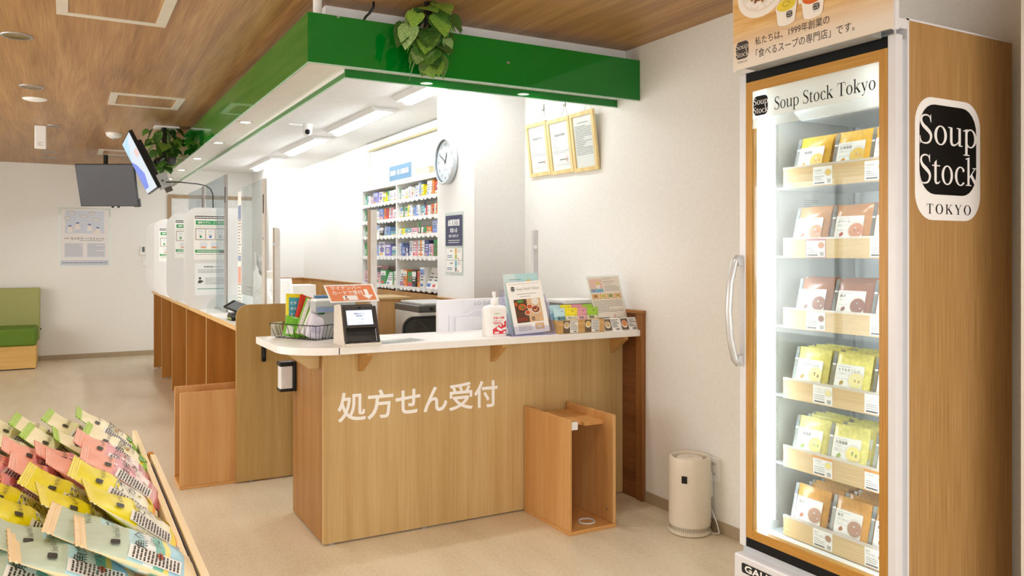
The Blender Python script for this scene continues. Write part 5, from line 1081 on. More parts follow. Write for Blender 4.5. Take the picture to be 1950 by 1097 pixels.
# ---------------------------------------------------------------- hanging screens
t = thing('hanging_screen', 'dark grey flat screen hung under the wood ceiling before the far wall', 'screen', (.42, 10.6, 2.59))
r_ = V((.874, -.486, 0)); n_ = V((-.486, -.874, 0)); u_ = V((.068, .165, -.485)).normalized()*-1; nn = r_.cross(u_); o = V((.091, 10.709, 2.453))
def slab(mb, o, r, u, x0, y0, x1, y1, d0, d1, m=0):
    n = r.cross(u); c = [o+r*x+u*y+n*d for d in (d0, d1) for x, y in ((x0, y0), (x1, y0), (x1, y1), (x0, y1))]
    mb.raw(c, [(0, 1, 2, 3), (4, 5, 6, 7), (0, 1, 5, 4), (1, 2, 6, 5), (2, 3, 7, 6), (3, 0, 4, 7)], m)
mb = M(); slab(mb, o, r_, u_, 0, -.515, .69, 0, -.035, 0); mb.build('casing', mat('#4a4d54', .4), t, bevel=.004)
mb = M(); slab(mb, o, r_, u_, .012, -.502, .678, -.012, 0, .002); mb.build('dark_display', mat('#5c5f67', .35, var=.02), t)
mb = M(); slab(mb, o, r_, u_, .63, -.525, .70, -.43, -.05, -.01); mb.build('corner_box', mat('#3a3c42', .4), t)
mb = M()
for x in (.36, .43): slab(mb, o, r_, u_, x, -.535, x+.022, -.515, -.03, -.01)
mb.build('stud', DARK, t)
mb = M(); mb.tube([o+r_*.345-u_*.2-nn*.04, V((.42, 10.75, 2.35)), V((.42, 10.75, 2.59))], .025, 8); mb.build('ceiling_pole', DARK, t)
t = thing('tilted_screen', 'lit screen tilted down beside the canopy, seen almost edge-on', 'screen', (.55, 7.35, 2.59))
r2 = V((.0, -1, 0)); u2 = V((-.205, .09, .45)).normalized(); o2 = V((.633, 7.70, 1.92)); n2_ = r2.cross(u2)
mb = M(); slab(mb, o2, r2, u2, 0, 0, .84, .50, -.03, 0); mb.build('casing', DARK, t, bevel=.003)
mb = M(); slab(mb, o2, r2, u2, .15, .10, .70, .42, -.075, -.03); mb.build('rear_cover', mat('#202022', .5), t, bevel=.01)
mb = M(); slab(mb, o2, r2, u2, .01, .012, .83, .488, 0, .0015); mb.build('lit_display', emit('#a9b6c4', .55), t)
mb = P2(); n_d = .002
mb.plane2([(.012, .30), (.5, .45), (.82, .478), (.012, .478)], o2, r2, u2, 0, n_d); mb.plane2([(.012, .05), (.35, .05), (.52, .16), (.30, .26), (.012, .32)], o2, r2, u2, 1, n_d+.0004); mb.rect(o2, r2, u2, .55, .30, .80, .36, 2, n_d); mb.build('displayed_picture', [emit('#8fb4d8', .55), emit('#5f74c4', .5), emit('#b9a4a2', .5)], t)
mb = M(); slab(mb, o2, r2, u2, .66, -.02, .84, .10, -.11, -.03); mb.build('player_box', mat('#9a9d9e', .4), t, bevel=.004)
M().lathe((.668, 6.86, 1.98), [(.008, -.004), (.008, 0)], 10, axis='y').build('knob', DARK, t)
mb = M(); slab(mb, o2, r2, u2, .76, -.06, .82, -.02, -.10, -.05); mb.build('plug', mat('#4a453c', .5), t)
mb = M(); mb.tube([(.66, 7.30, 2.17), (.74, 7.7, 2.25), (.835, 8.35, 2.33), (.84, 8.45, 2.36), (.84, 8.46, 2.59)], .02, 10); mb.build('ceiling_pole', mat('#2a2a2b', .4), t, smooth=True)
mb = M(); mb.lathe((.84, 8.46, 2.55), [(.07, 0), (.07, .04)], 16); mb.build('ceiling_cup', DARK, t)
mb = M(); mb.lathe((.79, 7.40, 2.20), [(.0, -.035), (.035, -.028), (.045, 0), (.035, .028), (0, .035)], 14); mb.build('swivel_joint', mat('#4a494d', .4), t, smooth=True)
tag(M().tube([(.689, 6.828, 1.966), (.76, 6.85, 1.972), (.824, 6.867, 1.972), (.93, 6.922, 1.970), (1.005, 6.97, 1.962), (1.045, 7.0, 1.94), (1.07, 7.04, 1.90), (1.08, 7.09, 1.80), (1.085, 7.12, 1.72), (1.09, 7.16, 1.3), (1.09, 7.18, .95)], .0045, 8).build('screen_cable', DARK, smooth=True), 'thin black cable running from the tilted screen down to the desk', 'cable')
# ---------------------------------------------------------------- hanging pothos plants
def leafmat(c1, c2, c3):
    key = ('leaf', c1, c2)
    if key in MATS: return MATS[key]
    m, nt, b = newmat('leaf_'+c1.strip('#')); n = nt.nodes.new('ShaderNodeTexNoise'); n.inputs['Scale'].default_value = 1; n.inputs['Detail'].default_value = 3; n.inputs['Distortion'].default_value = 1.5
    nt.links.new(tex_in(nt, (70, 22, 30)), n.inputs['Vector']); nt.links.new(ramp(nt, [(.45, c1), (.56, c2), (.66, c3)], n.outputs[0]), b.inputs['Base Color'])
    b.inputs['Roughness'].default_value = .38; MATS[key] = m; return m
LFM = [leafmat('#2c6124', '#3f7d2c', '#b9cf6a'), leafmat('#4e8f28', '#8fb83a', '#dce79a'), leafmat('#3b7430', '#a8c87a', '#dfe8b4'), leafmat('#1f4a1e', '#2f6426', '#86aa4c')]
def leafmesh(mt, sd):
    g = random.Random(sd); prof = [(0, .0), (-.10, .20), (.02, .42), (.22, .50), (.48, .43), (.74, .24), (1.0, 0)]; mb = M(); vs = []; fs = []; N = len(prof)
    for i, (y, w) in enumerate(prof):
        yc = max(0, y); dr = -.16*yc*yc
        for k in (-1, -.5, 0, .5, 1):
            if k == 0: vs.append((0, yc, dr))
            else: vs.append((w*k, y if abs(k) == 1 else (y+yc)/2, dr+.16*abs(w*k)*(1 if abs(k) < 1 else .85)+g.uniform(-.012, .012)))
    for i in range(N-1):
        for k in range(4): fs.append((i*5+k, i*5+k+1, (i+1)*5+k+1, (i+1)*5+k))
    vs.append((0, -.35, .05)); vs.append((.012, -.35, .05)); fs.append((2, len(vs)-2, len(vs)-1))
    me = bpy.data.meshes.new('leaf'); me.from_pydata(vs, [], fs); me.materials.append(mt); me.polygons.foreach_set('use_smooth', [True]*len(me.polygons)); return me
LEAF = [[leafmesh(m_, 3*i+j) for j in range(2)] for i, m_ in enumerate(LFM)]
def plant(name, label, cx, cy, ztop, zbot, spread, nl, size, seed, pale, face):
    t = thing(name, label, 'plant', (cx, cy, ztop)); g = random.Random(seed)
    M().tube([(cx, cy, ztop), (cx, cy, ztop-.12), (cx+.01, cy, (ztop+zbot)/2), (cx-.005, cy, zbot+.10)], [.02, .022, .018, .012], 8).build('hanger_stem', mat('#1d1a18', .7), t, smooth=True)
    nodes = []
    for k in range(7):
        a = g.uniform(0, 6.28); ln = g.uniform(.45, 1.0); pts = []
        for j in range(8):
            f = j/7; pts.append(V((cx+spread*.55*math.cos(a)*math.sin(f*2.0)+g.uniform(-.012, .012), cy+spread*.55*math.sin(a)*math.sin(f*2.0)+g.uniform(-.012, .012), ztop-.02-(ztop-zbot-.05)*f*ln)))
        M().tube(pts, .0028, 5).build('vine', mat('#5a4a2a', .6), t); nodes += pts[1:]
    for k in range(nl):
        f = (k+.5)/nl; z = ztop-.01-(ztop-zbot-.08)*f; w = spread*(.55+.75*math.sin(math.pi*min(1, f*1.15+.18))) if f < .8 else spread*(1.15-1.0*(f-.3))
        a = g.uniform(0, 6.28); rr = w*g.uniform(.35, 1)
        p = V((cx+rr*math.cos(a), cy+rr*math.sin(a)*.8, z))
        ps = g.choice([0, 0, 3, 1, 1, 0, 2] if pale else [0, 3, 3, 1, 0, 3, 1]); me = LEAF[ps][k % 2]
        o_ = bpy.data.objects.new('leaf', me); COL.objects.link(o_); o_.parent = t
        # leaf tip hangs out and down; the blade looks outward
        tip = V((math.cos(a)*.75+g.uniform(-.4, .4), math.sin(a)*.75+g.uniform(-.4, .4), -.9+g.uniform(-.35, .55))).normalized()
        nrm = (V((math.cos(a), math.sin(a), .55))+face*.7+V((g.uniform(-.3, .3),)*3)).normalized(); xa = tip.cross(nrm).normalized(); nz = xa.cross(tip)
        s = size*g.uniform(.75, 1.2); mt = Matrix((xa, tip, nz)).transposed().to_4x4(); o_.matrix_local = Matrix.Translation(p-t.location) @ mt @ Matrix.Scale(s, 4)
    return t
plant('hanging_plant', 'variegated pothos hanging from the ceiling before the green front fascia', 1.495, 3.50, 2.588, 2.235, .105, 50, .10, 4, True, V((-.4, -.9, 0)))
plant('hanging_plant', 'dark green hanging plant beside the tilted screen near the canopy side', .80, 8.08, 2.588, 2.13, .13, 64, .095, 9, False, V((-.2, -.9, 0)))
t = thing('hook_plate', 'white ceiling plate the dark hanging plant hangs from', 'plate', (.80, 8.15, 2.59)); M().box((.72, 8.06, 2.575), (.93, 8.22, 2.59)).build('plate', WHITE, t); M().tube([(.90, 8.10, 2.58), (.93, 8.08, 2.55), (.91, 8.08, 2.53)], .005, 6).build('hook', STEEL, t)
# ---------------------------------------------------------------- clock, certificates, notices
t = thing('wall_clock', 'round silver-rimmed wall clock hanging on the white pillar', 'clock', (2.464, 5.372, 2.08)); cc = V((2.464, 5.372, 2.08))
M().lathe((2.464, 5.372, 2.08), [(.150, 0), (.168, -.015), (.170, -.045), (.162, -.052), (.155, -.046)], 48, axis='x', cap=False).build('rim', mat('#c3c9cd', .3, metal=.4), t, smooth=True, auto=.8)
M().lathe((2.464, 5.372, 2.08), [(.0, -.030), (.156, -.030)], 48, axis='x').build('dial', mat('#eef1f4', .4, var=0), t)
mb = P2(); o = (2.4335, 5.372, 2.08)
for k in range(1, 13):
    a = R(90-30*k); mb.text(str(k), .036, o, YB, UP, .118*math.cos(a), .118*math.sin(a)-.013, 0, .0006, 'CENTER', .0, res=2)
for k in range(60):
    a = R(6*k); mb.rect(o, YB, UP, .146*math.cos(a)-.001, .146*math.sin(a)-.001, .146*math.cos(a)+.001, .146*math.sin(a)+.001, 0, .0004)
mb.rect(o, YB, UP, -.02, .060, .02, .064, 1, .0005); mb.rect(o, YB, UP, -.035, -.06, .035, -.057, 1, .0005)
mb.build('numerals', [mat('#33363a', .5, var=0), INKL], t)
def hand(nm, ang, ln, w, x):
    mb = M(); d = V((math.sin(R(ang)), math.cos(R(ang)))); p = V((d.y, -d.x)); pts = [-d*.02+p*w*.5, d*ln*.7+p*w, d*ln, d*ln*.7-p*w, -d*.02-p*w*.5]
    mb.prism([(5.372-q.x, 2.08+q.y) for q in pts], 'x', x, x-.0015); mb.build(nm, DARK, t)
hand('minute_hand', -60, .115, .004, 2.430); hand('hour_hand', 26, .070, .007, 2.432)
M().lathe((2.464, 5.372, 2.08), [(.154, -.047), (.0, -.049)], 48, axis='x').build('glass', clear('clock_glass', '#f6fafc', .0, .03), t)
WF = wood('#e2c98f', '#d3b877', '#ead6a4', axis=2, s=3, rough=.4); 
def certificate(y1, y0, zt, zb, label, seed, dense, stamp, hook):
    t = thing('framed_certificate', label, 'certificate', (2.86, (y0+y1)/2, (zt+zb)/2), 'framed certificates hanging on the wall')
    u = V((-.045, 0, zt-zb)).normalized(); o = V((2.866, y1, zb)); w, h, fw = y1-y0, (zt-zb)*1.006, .026; d = .018
    for a in ((0, 0, w, fw), (0, h-fw, w, h), (0, fw, fw, h-fw), (w-fw, fw, w, h-fw)):
        mb = M(); slab(mb, o, YB, u, a[0], a[1], a[2], a[3], 0, d); mb.build('frame_bar', WF, t, bevel=.002)
    mb = M(); slab(mb, o, YB, u, fw, fw, w-fw, h-fw, .004, .008); mb.build('paper', PAPER, t)
    mb = P2(); x0, x1 = fw+.018, w-fw-.018
    if dense: mb.lines(o, YB, u, x0+.03, h-.075, x1-.03, h-.062, 1, 1, .009, seed); mb.lines(o, YB, u, x0, .10, x1, h-.085, 18, 0, .009, seed, .25)
    else:
        mb.text(stamp, .018, o, YB, u, w/2, h-.115, 0, .009, 'CENTER', 0, fit=w*.45, res=1); mb.lines(o, YB, u, x0, h*.44, x0+.08, h-.14, 6, 1, .009, seed, .15); mb.lines(o, YB, u, x0, h*.36, x1, h*.42, 2, 1, .009, seed+1, .2); mb.lines(o, YB, u, x0+.07, h*.23, x1-.02, h*.27, 1, 0, .009, seed+2, .4)
        for a in range(4): mb.rect(o, YB, u, x1-.045, h*.21+.008*a, x1-.015, h*.21+.003+.008*a, 2, .0095)
        mb.lines(o, YB, u, x0+.02, h*.14, x1, h*.18, 2, 1, .009, seed+3, .15)
    mb.build('print', [INK, INKL, mat('#e0a59c', .5, var=0)], t)
    mb = M(); slab(mb, o, YB, u, fw, fw, w-fw, h-fw, .010, .0115); mb.build('glass', clear('frame_glass', '#fbfdfd', 0, .015, fres=.04), t)
    yc = hook; zt2 = zt; mb = M(); mb.tube([(2.86, yc+.05, zt), (2.866, yc, zt+.09), (2.86, yc-.05, zt)], .0012, 5); mb.build('hanging_cord', INKL, t)
    mb = M(); mb.tube([(2.868, yc, zt+.125), (2.866, yc, zt+.09), (2.855, yc, zt+.082), (2.85, yc, zt+.095)], .004, 6); mb.lathe((2.87, yc, zt+.12), [(.010, -.006), (.010, 0)], 10, axis='x'); mb.build('hook', STEEL, t)
certificate(4.850, 4.580, 2.300, 1.938, 'wood-framed certificate nearest the pillar, with few printed lines and a red seal', 2, False, '薬局開設許可証', 4.70)
certificate(4.573, 4.300, 2.290, 1.930, 'middle wood-framed certificate of the three, with a red seal', 5, False, '保険薬局指定通知書', 4.43)
certificate(4.293, 4.030, 2.292, 1.922, 'wood-framed certificate farthest from the pillar, densely printed', 7, True, '', 4.16)
NV = mat('#3d3f5e', .5, var=.03)
t = thing('navy_notice', 'navy blood glucose meter notice in a clear sleeve on the pillar under the clock', 'notice', (2.46, 5.29, 1.57))
M().box((2.461, 5.445, 1.452), (2.4638, 5.125, 1.705)).build('clear_sleeve', ACRYL, t); mb = P2(); o = (2.4608, 5.430, 1.46); mb.rect(o, YB, UP, 0, 0, .285, .222, 0)
mb.text('血糖測定器', .050, o, YB, UP, .142, .150, 1, .0006, 'CENTER', .03, fit=.20, res=2); mb.text('取扱い店', .034, o, YB, UP, .142, .100, 1, .0006, 'CENTER', .02, fit=.12); mb.text('自費でのみ販売します', .022, o, YB, UP, .142, .064, 1, .0006, 'CENTER', .015, fit=.165); mb.lines(o, YB, UP, .05, .015, .25, .045, 2, 1, .0006, 2, .3); mb.build('print', [NV, LW], t)
t = thing('card_notice', 'two small result cards in a clear sleeve under the navy notice', 'notice', (2.46, 5.28, 1.36)); M().box((2.461, 5.43, 1.245), (2.4638, 5.13, 1.45)).build('clear_sleeve', ACRYL, t)
for i, z in enumerate((1.36, 1.27)):
    mb = P2(); o = (2.4608, 5.42, z); mb.rect(o, YB, UP, 0, 0, .275, .082, 0); mb.lines(o, YB, UP, .07, .055, .12, .072, 1, 1, .0006, i, .6); mb.lines(o, YB, UP, .02, .01, .11, .035, 2, 2, .0006, i+4, .5)
    mb.rect(o, YB, UP, .155, .04, .185, .08, (3, 5)[i], .0006); mb.rect(o, YB, UP, .155, .005, .185, .036, (4, 6)[i], .0006); mb.lines(o, YB, UP, .195, .05, .25, .075, 3, 1, .0006, i+8, .3); mb.plane2([(.195, .004), (.225, .004), (.21, .02)], o, YB, UP, 7, .0006); mb.build('card', [PAPER, INKL, mat('#6f86ab', .5, var=0), mat('#e2ad3e', .5, var=.1), mat('#9fb53a', .5, var=.1), mat('#5fa9c2', .5, var=0), mat('#7d8088', .5, var=.1), mat('#e0a08a', .5, var=0)], t)
# harassment notice on the far wall
t = thing('wall_poster', 'pale poster with cartoon staff and black Japanese title on the far wall', 'poster', (.22, 12.18, 1.63)); M().box((-.085, 12.194, 1.235), (.535, 12.1995, 2.02)).build('clear_sleeve', ACRYL, t)
mb = P2(); o = (-.06, 12.1936, 1.25); mb.rect(o, XR, UP, 0, 0, .57, .755, 0); mb.rect(o, XR, UP, .055, .43, .515, .73, 1, .001); mb.rect(o, XR, UP, 0, 0, .57, .07, 2, .001)
g = random.Random(3)
for (x, y) in ((.13, .70), (.27, .66), (.37, .70), (.42, .62), (.08, .63)): mb.disc(o, XR, UP, x, y, .042, .024, 4, .002, 14); mb.disc(o, XR, UP, x, y, .038, .020, 0, .0024, 14); mb.lines(o, XR, UP, x-.025, y-.008, x+.025, y+.01, 1, 4, .003, 3)
for (x, y, s) in ((.11, .49, 1), (.20, .53, -1), (.34, .51, 1), (.44, .47, -1)):
    mb.plane2([(x-.035, y-.05), (x+.035, y-.05), (x+.022, y+.01), (x-.022, y+.01)], o, XR, UP, 0, .0022); mb.disc(o, XR, UP, x, y+.022, .020, .020, 6, .0026, 12); mb.plane2([(x-.022, y+.028), (x+.022, y+.028), (x+.012, y+.046), (x-.012, y+.046)], o, XR, UP, 3, .003); mb.rect(o, XR, UP, min(x, x+s*.06), y-.02, max(x, x+s*.06), y-.008, 6, .0028)
mb.rect(o, XR, UP, .38, .435, .48, .46, 6, .003)
mb.text('STOP!', .020, o, XR, UP, .045, .352, 5, .001, bold=.03); mb.text('カスタマーハラスメント', .036, o, XR, UP, .115, .345, 5, .001, bold=.02, fit=.40); mb.lines(o, XR, UP, .22, .322, .50, .338, 1, 4, .001, 4, .4)
for x in (.045, .31): mb.rect(o, XR, UP, x, .105, x+.225, .30, 7, .0008); mb.lines(o, XR, UP, x+.008, .115, x+.21, .29, 10, 4, .0014, int(x*100), .3)
mb.lines(o, XR, UP, .02, .025, .55, .045, 1, 4, .002, 8, .6); mb.build('print', [mat('#e9e6e4', .5, var=0), mat('#cfd6e2', .5, var=.02), mat('#c9cedb', .5, var=0), mat('#5668b0', .5, var=0), mat('#8d8f98', .5, var=0), mat('#3b3a3c', .5, var=0), mat('#f0e2d4', .5, var=0), mat('#d9dbe2', .5, var=0)], t)
t = thing('wall_thermostat', 'small white wall thermostat with a grey display beside the desk partitions', 'thermostat', (.942, 12.19, 1.45)); M().box((.90, 12.175, 1.385), (.99, 12.1995, 1.515)).build('housing', PLASTIC, t, bevel=.003); M().box((.925, 12.172, 1.43), (.955, 12.175, 1.50)).build('display', mat('#5c6a66', .3), t)
t = thing('wall_switch', 'narrow white light switch under the wall thermostat', 'switch', (.955, 12.19, 1.285)); M().box((.925, 12.185, 1.225), (.985, 12.1995, 1.345)).build('plate', PLASTIC, t, bevel=.003); M().box((.94, 12.181, 1.25), (.97, 12.185, 1.32)).build('rocker', WHITE, t, bevel=.002)
# ---------------------------------------------------------------- sofa bench
t = thing('bench_sofa', 'green upholstered bench sofa on a wooden base against the far wall', 'sofa', (-1.1, 11.7, 0))
M().box((-2.0, 11.36, .012), (-.315, 12.17, .285)).build('base', wood('#d0a65a', '#c09548', '#dab46c', axis=0, s=1, rough=.45), t, bevel=.004); M().box((-1.98, 11.38, 0), (-.33, 12.15, .012)).build('plinth', DARK, t)
M().box((-2.0, 11.34, .287), (-.31, 11.98, .495)).build('seat_cushion', mat('#5c7d18', .75, var=.08, scale=80), t, bevel=.03, seg=4)
M().box((-2.0, 11.95, .30), (-.29, 12.165, .965)).build('back_cushion', mat('#a3a567', .8, var=.04, scale=60), t, bevel=.015, seg=3)
M().lathe((-.289, 12.05, .43), [(.012, 0), (.012, .012)], 10, axis='x').build('side_button', DARK, t)
# ---------------------------------------------------------------- medicine shelving
k_ = .934; XS = 2.68
SHW = mat('#ecebe6', .5, var=.015)
ms_ = thing('medicine_shelf', 'white two-bay wall shelf full of boxed medicines, standing on a wooden base', 'shelf', (2.77, 6.9, 0))
M().box((XS, 5.60, 0), (2.852, 8.0, 1.06)).build('base_cabinet', WAINS, ms_)
for y in (5.60, 7.005, 7.985): M().box((XS, y, 1.06), (2.86, y+.025, 2.085)).build('upright', SHW, ms_)
M().box((2.855, 5.62, 1.06), (2.862, 8.0, 2.085)).build('back_panel', mat('#c9c6bd', .6, var=.02), ms_)
M().box((XS-.003, 5.60, 2.040), (2.86, 8.01, 2.085)).build('top_board', SHW, ms_)
SZ = [1.900, 1.732, 1.576, 1.380, 1.108]
for i, z in enumerate(SZ):
    for (a, b_) in ((5.625, 7.005), (7.03, 7.985)):
        sb = M().box((XS+.006, a, z-.018), (2.855, b_, z)).build('shelf_board', SHW, ms_)
        mb = M(); mb.box((XS-.001, a, z-.024), (XS+.006, b_, z+.004)); mb.build('label_rail', mat('#e6e6e6', .3, var=.03), sb)
        mb = M(); g = random.Random(i*7+int(a)); y = a+.05
        while y < b_-.06: w = g.choice((.045, .055, .07)); mb.box((XS-.004, y, z-.034), (XS-.001, y+w, z-.002)); y += w+g.uniform(.025, .06)
        mb.build('price_tags', PAPER, sb)
LAY = {  # bay nearer the clock: listed from the divider toward the clock (decreasing Y) ; colour, width, height
 (0, 0): 'gw5 ww10 wy9 wp9 wo8 wl9 bw9t yw7 yw7 ws8t ow9t rw9 bw9', (1, 0): 'wb9 gw5 wg8 wy10 bw10 wl9 tw8 nw5t wr10 or8 ow9 gy9', (2, 0): 'yw13s tw13s pw13s gw5 gw11s ow9s bl9t ww10', (3, 0): 'bw8 nb8 nw7 wl9t pw9t ww9t wo9t nv9t pl9 gd9t bw9', (4, 0): 'wb9 ow9 gr10 kw9 or7 wb9t ww11t ww12t wb10',
 (0, 1): 'gw5 wt9 pw9s vl10 wv9 yw9 gw5 ww9 ws8', (1, 1): 'gw5 vl9 wv10 ww10 bp9 ro9 pw9 wp9', (2, 1): 'gw5 ww8 wb13t kw7 bl9 tn10', (3, 1): 'gw5 oc9 br9 wv10t vw9 tw9', (4, 1): 'wp9 wr9t pk11t gw9 ww10 wg8'}
CM = {'w': '#ecebe6', 'g': '#3f9a58', 'y': '#e8dc2a', 'p': '#e8a9b4', 'o': '#e88a3a', 'l': '#b9c3e0', 'b': '#7f9bd0', 's': '#d9d6d2', 'r': '#cf4a40', 't': '#6fb4bb', 'n': '#39457c', 'v': '#8c83cc', 'k': '#2e2c2a', 'd': '#5d6a34', 'c': '#9a5a34'}
NM = {'w': 'white', 'g': 'green', 'y': 'yellow', 'p': 'pink', 'o': 'orange', 'l': 'pale blue', 'b': 'blue', 's': 'pale grey', 'r': 'red', 't': 'teal', 'n': 'navy', 'v': 'lavender', 'k': 'black', 'd': 'olive', 'c': 'brown'}
ORDN = ['first', 'second', 'third', 'fourth', 'fifth', 'sixth', 'seventh', 'eighth', 'ninth', 'tenth', 'eleventh', 'twelfth', 'thirteenth']; SN = ['top', 'second', 'third', 'fourth', 'lowest']
for (i, bay), row in LAY.items():
    y = 6.995 if bay == 0 else 7.975; lo = 6.0 if bay == 0 else 7.04; g = random.Random(i*5+bay)
    toks = row.split(); tot = sum(int(''.join(ch for ch in q if ch.isdigit())) for q in toks); sc_ = (y-lo)/(tot*.0102)*.99
    for j, q in enumerate(toks):
        c1, c2 = q[0], q[1]; dg = ''.join(ch for ch in q[2:] if ch.isdigit()); w = int(dg)*.0102*sc_; tall_ = q.endswith('t'); low = q.endswith('s')
        gap = [.135, .14, .12, .15, .19][i]; h = gap*(.93 if tall_ else (.48 if low else g.uniform(.60, .82))); thin = int(dg) <= 5
        if thin: h = gap*.85
        dep = g.uniform(.06, .11); y0, y1 = y-w+.004, y-.004; y -= w; x0 = XS+.012+g.uniform(0, .018); z = SZ[i]
        if thin: lab = 'thin green divider card %s from the end of the %s shelf, %s bay' % (ORDN[j], SN[i], 'clock-side' if not bay else 'window-side'); lab = 'thin green divider card, %s on the %s shelf, bay %s' % (ORDN[j], SN[i], 'by the clock' if not bay else 'far from the clock')
        else: lab = '%s and %s medicine box, %s on the %s shelf, bay %s' % (NM.get(c1, 'white'), NM.get(c2, 'white'), ORDN[j], SN[i], 'by the clock' if not bay else 'far from the clock')
        lab = lab.replace('white and white', 'plain white')
        t = thing('divider_card' if thin else 'medicine_box', lab, 'card' if thin else 'box', (x0, (y0+y1)/2, z), 'stock on the medicine shelves')
        A_ = mat(CM.get(c1, '#ecebe6'), .45, var=.05, scale=60); B_ = mat(CM.get(c2, '#d9d6d2'), .45, var=.05, scale=60)
        lean = .35 if (thin or (i == 4 and q.startswith('ww'))) else g.uniform(-.02, .05)
        fn = lambda p, x0=x0, z=z, lean=lean: V((p.x+(p.z-z)*lean, p.y, p.z))
        if thin: mb = M(); mb.prism([(y0+.006, z), (y1-.02, z), (y1, z+h), (y0+.026, z+h)], 'x', x0, x0+.004); mb.build('card', A_, t); M().box((x0-.003, y1-.045, z), (x0+.02, y0+.008, z+.006)).build('foot', mat('#35804a', .5), t); P2().rect((x0-.0006, (y0+y1)/2+.012, z), YB, UP, 0, .02, .02, h*.55, 0).build('print', LW, t); continue
        mb = M(); mb.box((x0, y0, z+.0005), (x0+dep, y1, z+h)); mb.map(fn); mb.build('carton', A_, t)
        mb = P2(); o = (x0-.0006, y1, z); ww = y1-y0; st = g.randint(0, 3)
        if st == 0: mb.rect(o, YB, UP, 0, h*.62, ww, h*.92, 0)
        elif st == 1: mb.rect(o, YB, UP, 0, 0, ww*.35, h, 0)
        elif st == 2: mb.rect(o, YB, UP, 0, 0, ww, h*.3, 0); mb.disc(o, YB, UP, ww*.6, h*.6, ww*.2, h*.12, 0, 0, 10)
        else: mb.disc(o, YB, UP, ww*.5, h*.45, ww*.32, h*.22, 0, 0, 12); mb.rect(o, YB, UP, ww*.1, h*.78, ww*.9, h*.9, 0)
        mb.lines(o, YB, UP, ww*.15, h*.32, ww*.85, h*.6, 2, 1, .0006, j, .45); mb.rect(o, YB, UP, ww*.12, h*.08, ww*g.uniform(.4, .8), h*g.uniform(.14, .24), 2, .0008); mb.lines(o, YB, UP, ww*.2, h*.66, ww*.8, h*.76, 1, 1, .0009, j+3, .5)
        mb.map(fn); mb.build('print', [B_, mat('#6a6a72', .5, var=0) if c1 != 'n' and c1 != 'k' else LW, mat(g.choice(('#d9534a', '#e3b23a', '#5a7cc0', '#58a868', '#8a6ab0', '#e58a4a')), .45, var=0)], t)
t = thing('shelf_sign', 'blue sign with white Japanese letters standing on top of the medicine shelf', 'sign', (2.69, 6.95, 2.085)); M().box((2.686, 6.675, 2.0855), (2.690, 7.215, 2.225)).build('board', mat('#577f9b', .5, var=.02), t); P2().text('要指導・第１類医薬品', .05, (2.6855, 7.19, 2.14), YB, UP, bold=.02, fit=.46).build('lettering', LW, t); M().box((2.68, 6.70, 2.0851), (2.72, 7.19, 2.088)).build('foot', ACRYL, t)
t = thing('storage_box', 'beige storage box on top of the medicine shelf beside the blue sign', 'box', (2.75, 6.5, 2.085)); M().box((2.72, 6.35, 2.0855), (2.84, 6.66, 2.15)).build('body', mat('#d5cba6', .6), t, bevel=.004); M().box((2.716, 6.346, 2.145), (2.844, 6.664, 2.16)).build('lid', mat('#ddd5b6', .6), t, bevel=.003)
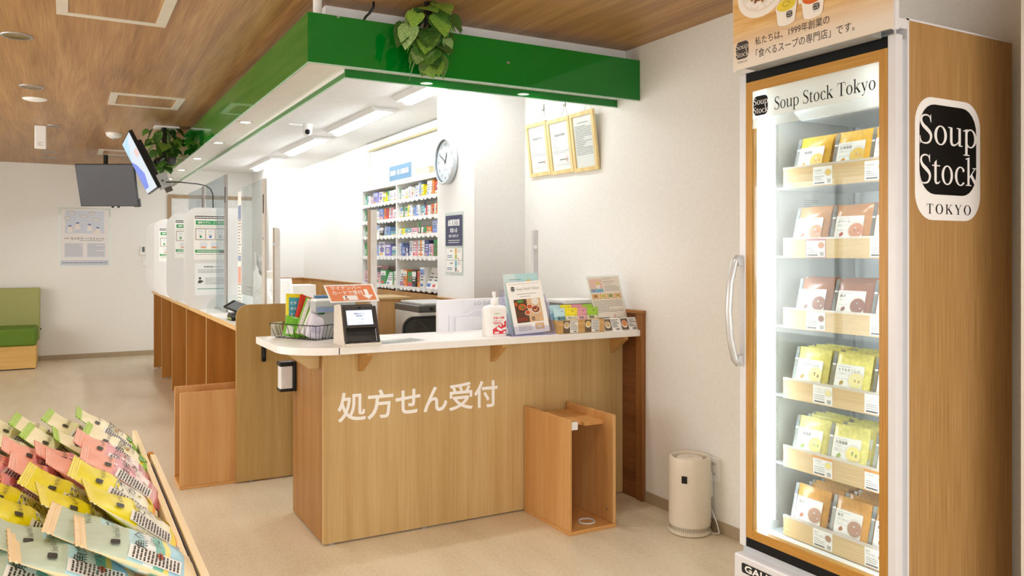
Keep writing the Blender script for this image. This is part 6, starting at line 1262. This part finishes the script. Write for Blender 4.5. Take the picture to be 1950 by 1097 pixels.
# ---------------------------------------------------------------- air purifier and outlet
PC = mat('#dcd2c0', .4, var=.015); px_, py_ = 2.755, 3.10
t = thing('air_purifier', 'cream cylindrical air purifier on the floor beside the refrigerator', 'air purifier', (px_, py_, 0))
M().lathe((px_, py_, 0), [(.098, 0), (.106, .006), (.107, .014), (.098, .017)], 40).build('base_ring', PC, t, smooth=True, auto=.8)
M().lathe((px_, py_, 0), [(.100, .017), (.103, .045), (.105, .06), (.105, .33), (.104, .372), (.099, .383), (.093, .384), (.086, .372), (.084, .355)], 48).build('body', PC, t, smooth=True, auto=.9)
mb = M()
for k in range(70):
    a = 2*math.pi*k/70; c, s = math.cos(a), math.sin(a); p = lambda r, d, z: (px_+r*c-d*s, py_+r*s+d*c, z)
    mb.raw([p(.1005, -.0022, .022), p(.1005, .0022, .022), p(.1045, .0022, .044), p(.1045, -.0022, .044)], [(0, 1, 2, 3)])
o_ = mb.build('intake_slots', mat('#8f8676', .6, var=0), t); 
M().lathe((px_, py_, 0), [(.0, .376), (.060, .376), (.066, .373), (.066, .362)], 36).build('control_lid', PC, t, smooth=True, auto=.8)
M().lathe((px_, py_, 0), [(.0, .355), (.086, .355)], 36).build('outlet_well', mat('#b9ae9b', .5), t)
a = R(214); M().box((-.0135, -.003, -.0175), (.0135, .001, .0175)).map(lambda p: V((px_+math.cos(a)*(.1052-p.y)-math.sin(a)*p.x, py_+math.sin(a)*(.1052-p.y)+math.cos(a)*p.x, .285+p.z))).build('black_window', DARK, t)
P2().lines((px_-.02, py_-.01, .3765), XR, YF, 0, 0, .04, .015, 2, 0, seed=3).build('touch_icons', INKL, t)
t = thing('wall_outlet', 'white double wall outlet above the baseboard behind the air purifier', 'outlet', (2.87, 3.04, .31))
M().box((2.862, 3.005, .25), (2.8698, 3.078, .37)).build('plate', WHITE, t, bevel=.003)
for z in (.275, .325): M().box((2.860, 3.022, z), (2.862, 3.060, z+.03)).build('socket', PLASTIC, t, bevel=.001); M().box((2.8594, 3.032, z+.008), (2.86, 3.035, z+.022)).build('slot', DARK, t); M().box((2.8594, 3.046, z+.008), (2.86, 3.049, z+.022)).build('slot', DARK, t)
t = thing('power_adapter', 'white plug-in power adapter with its thin cord below the wall outlet', 'adapter', (2.845, 3.06, .27))
M().box((2.83, 3.045, .255), (2.859, 3.085, .30)).build('plug', WHITE, t, bevel=.004); M().box((2.835, 3.05, .17), (2.865, 3.10, .255)).build('adapter_block', WHITE, t, bevel=.005)
M().tube([(2.85, 3.06, .17), (2.85, 3.05, .12), (2.845, 3.0, .05), (2.835, 2.975, .015), (2.82, 3.0, .006), (2.84, 3.08, .006), (2.85, 3.15, .01), (2.84, 3.15, .03)], .003, 6).build('cord', WHITE, t, smooth=True)
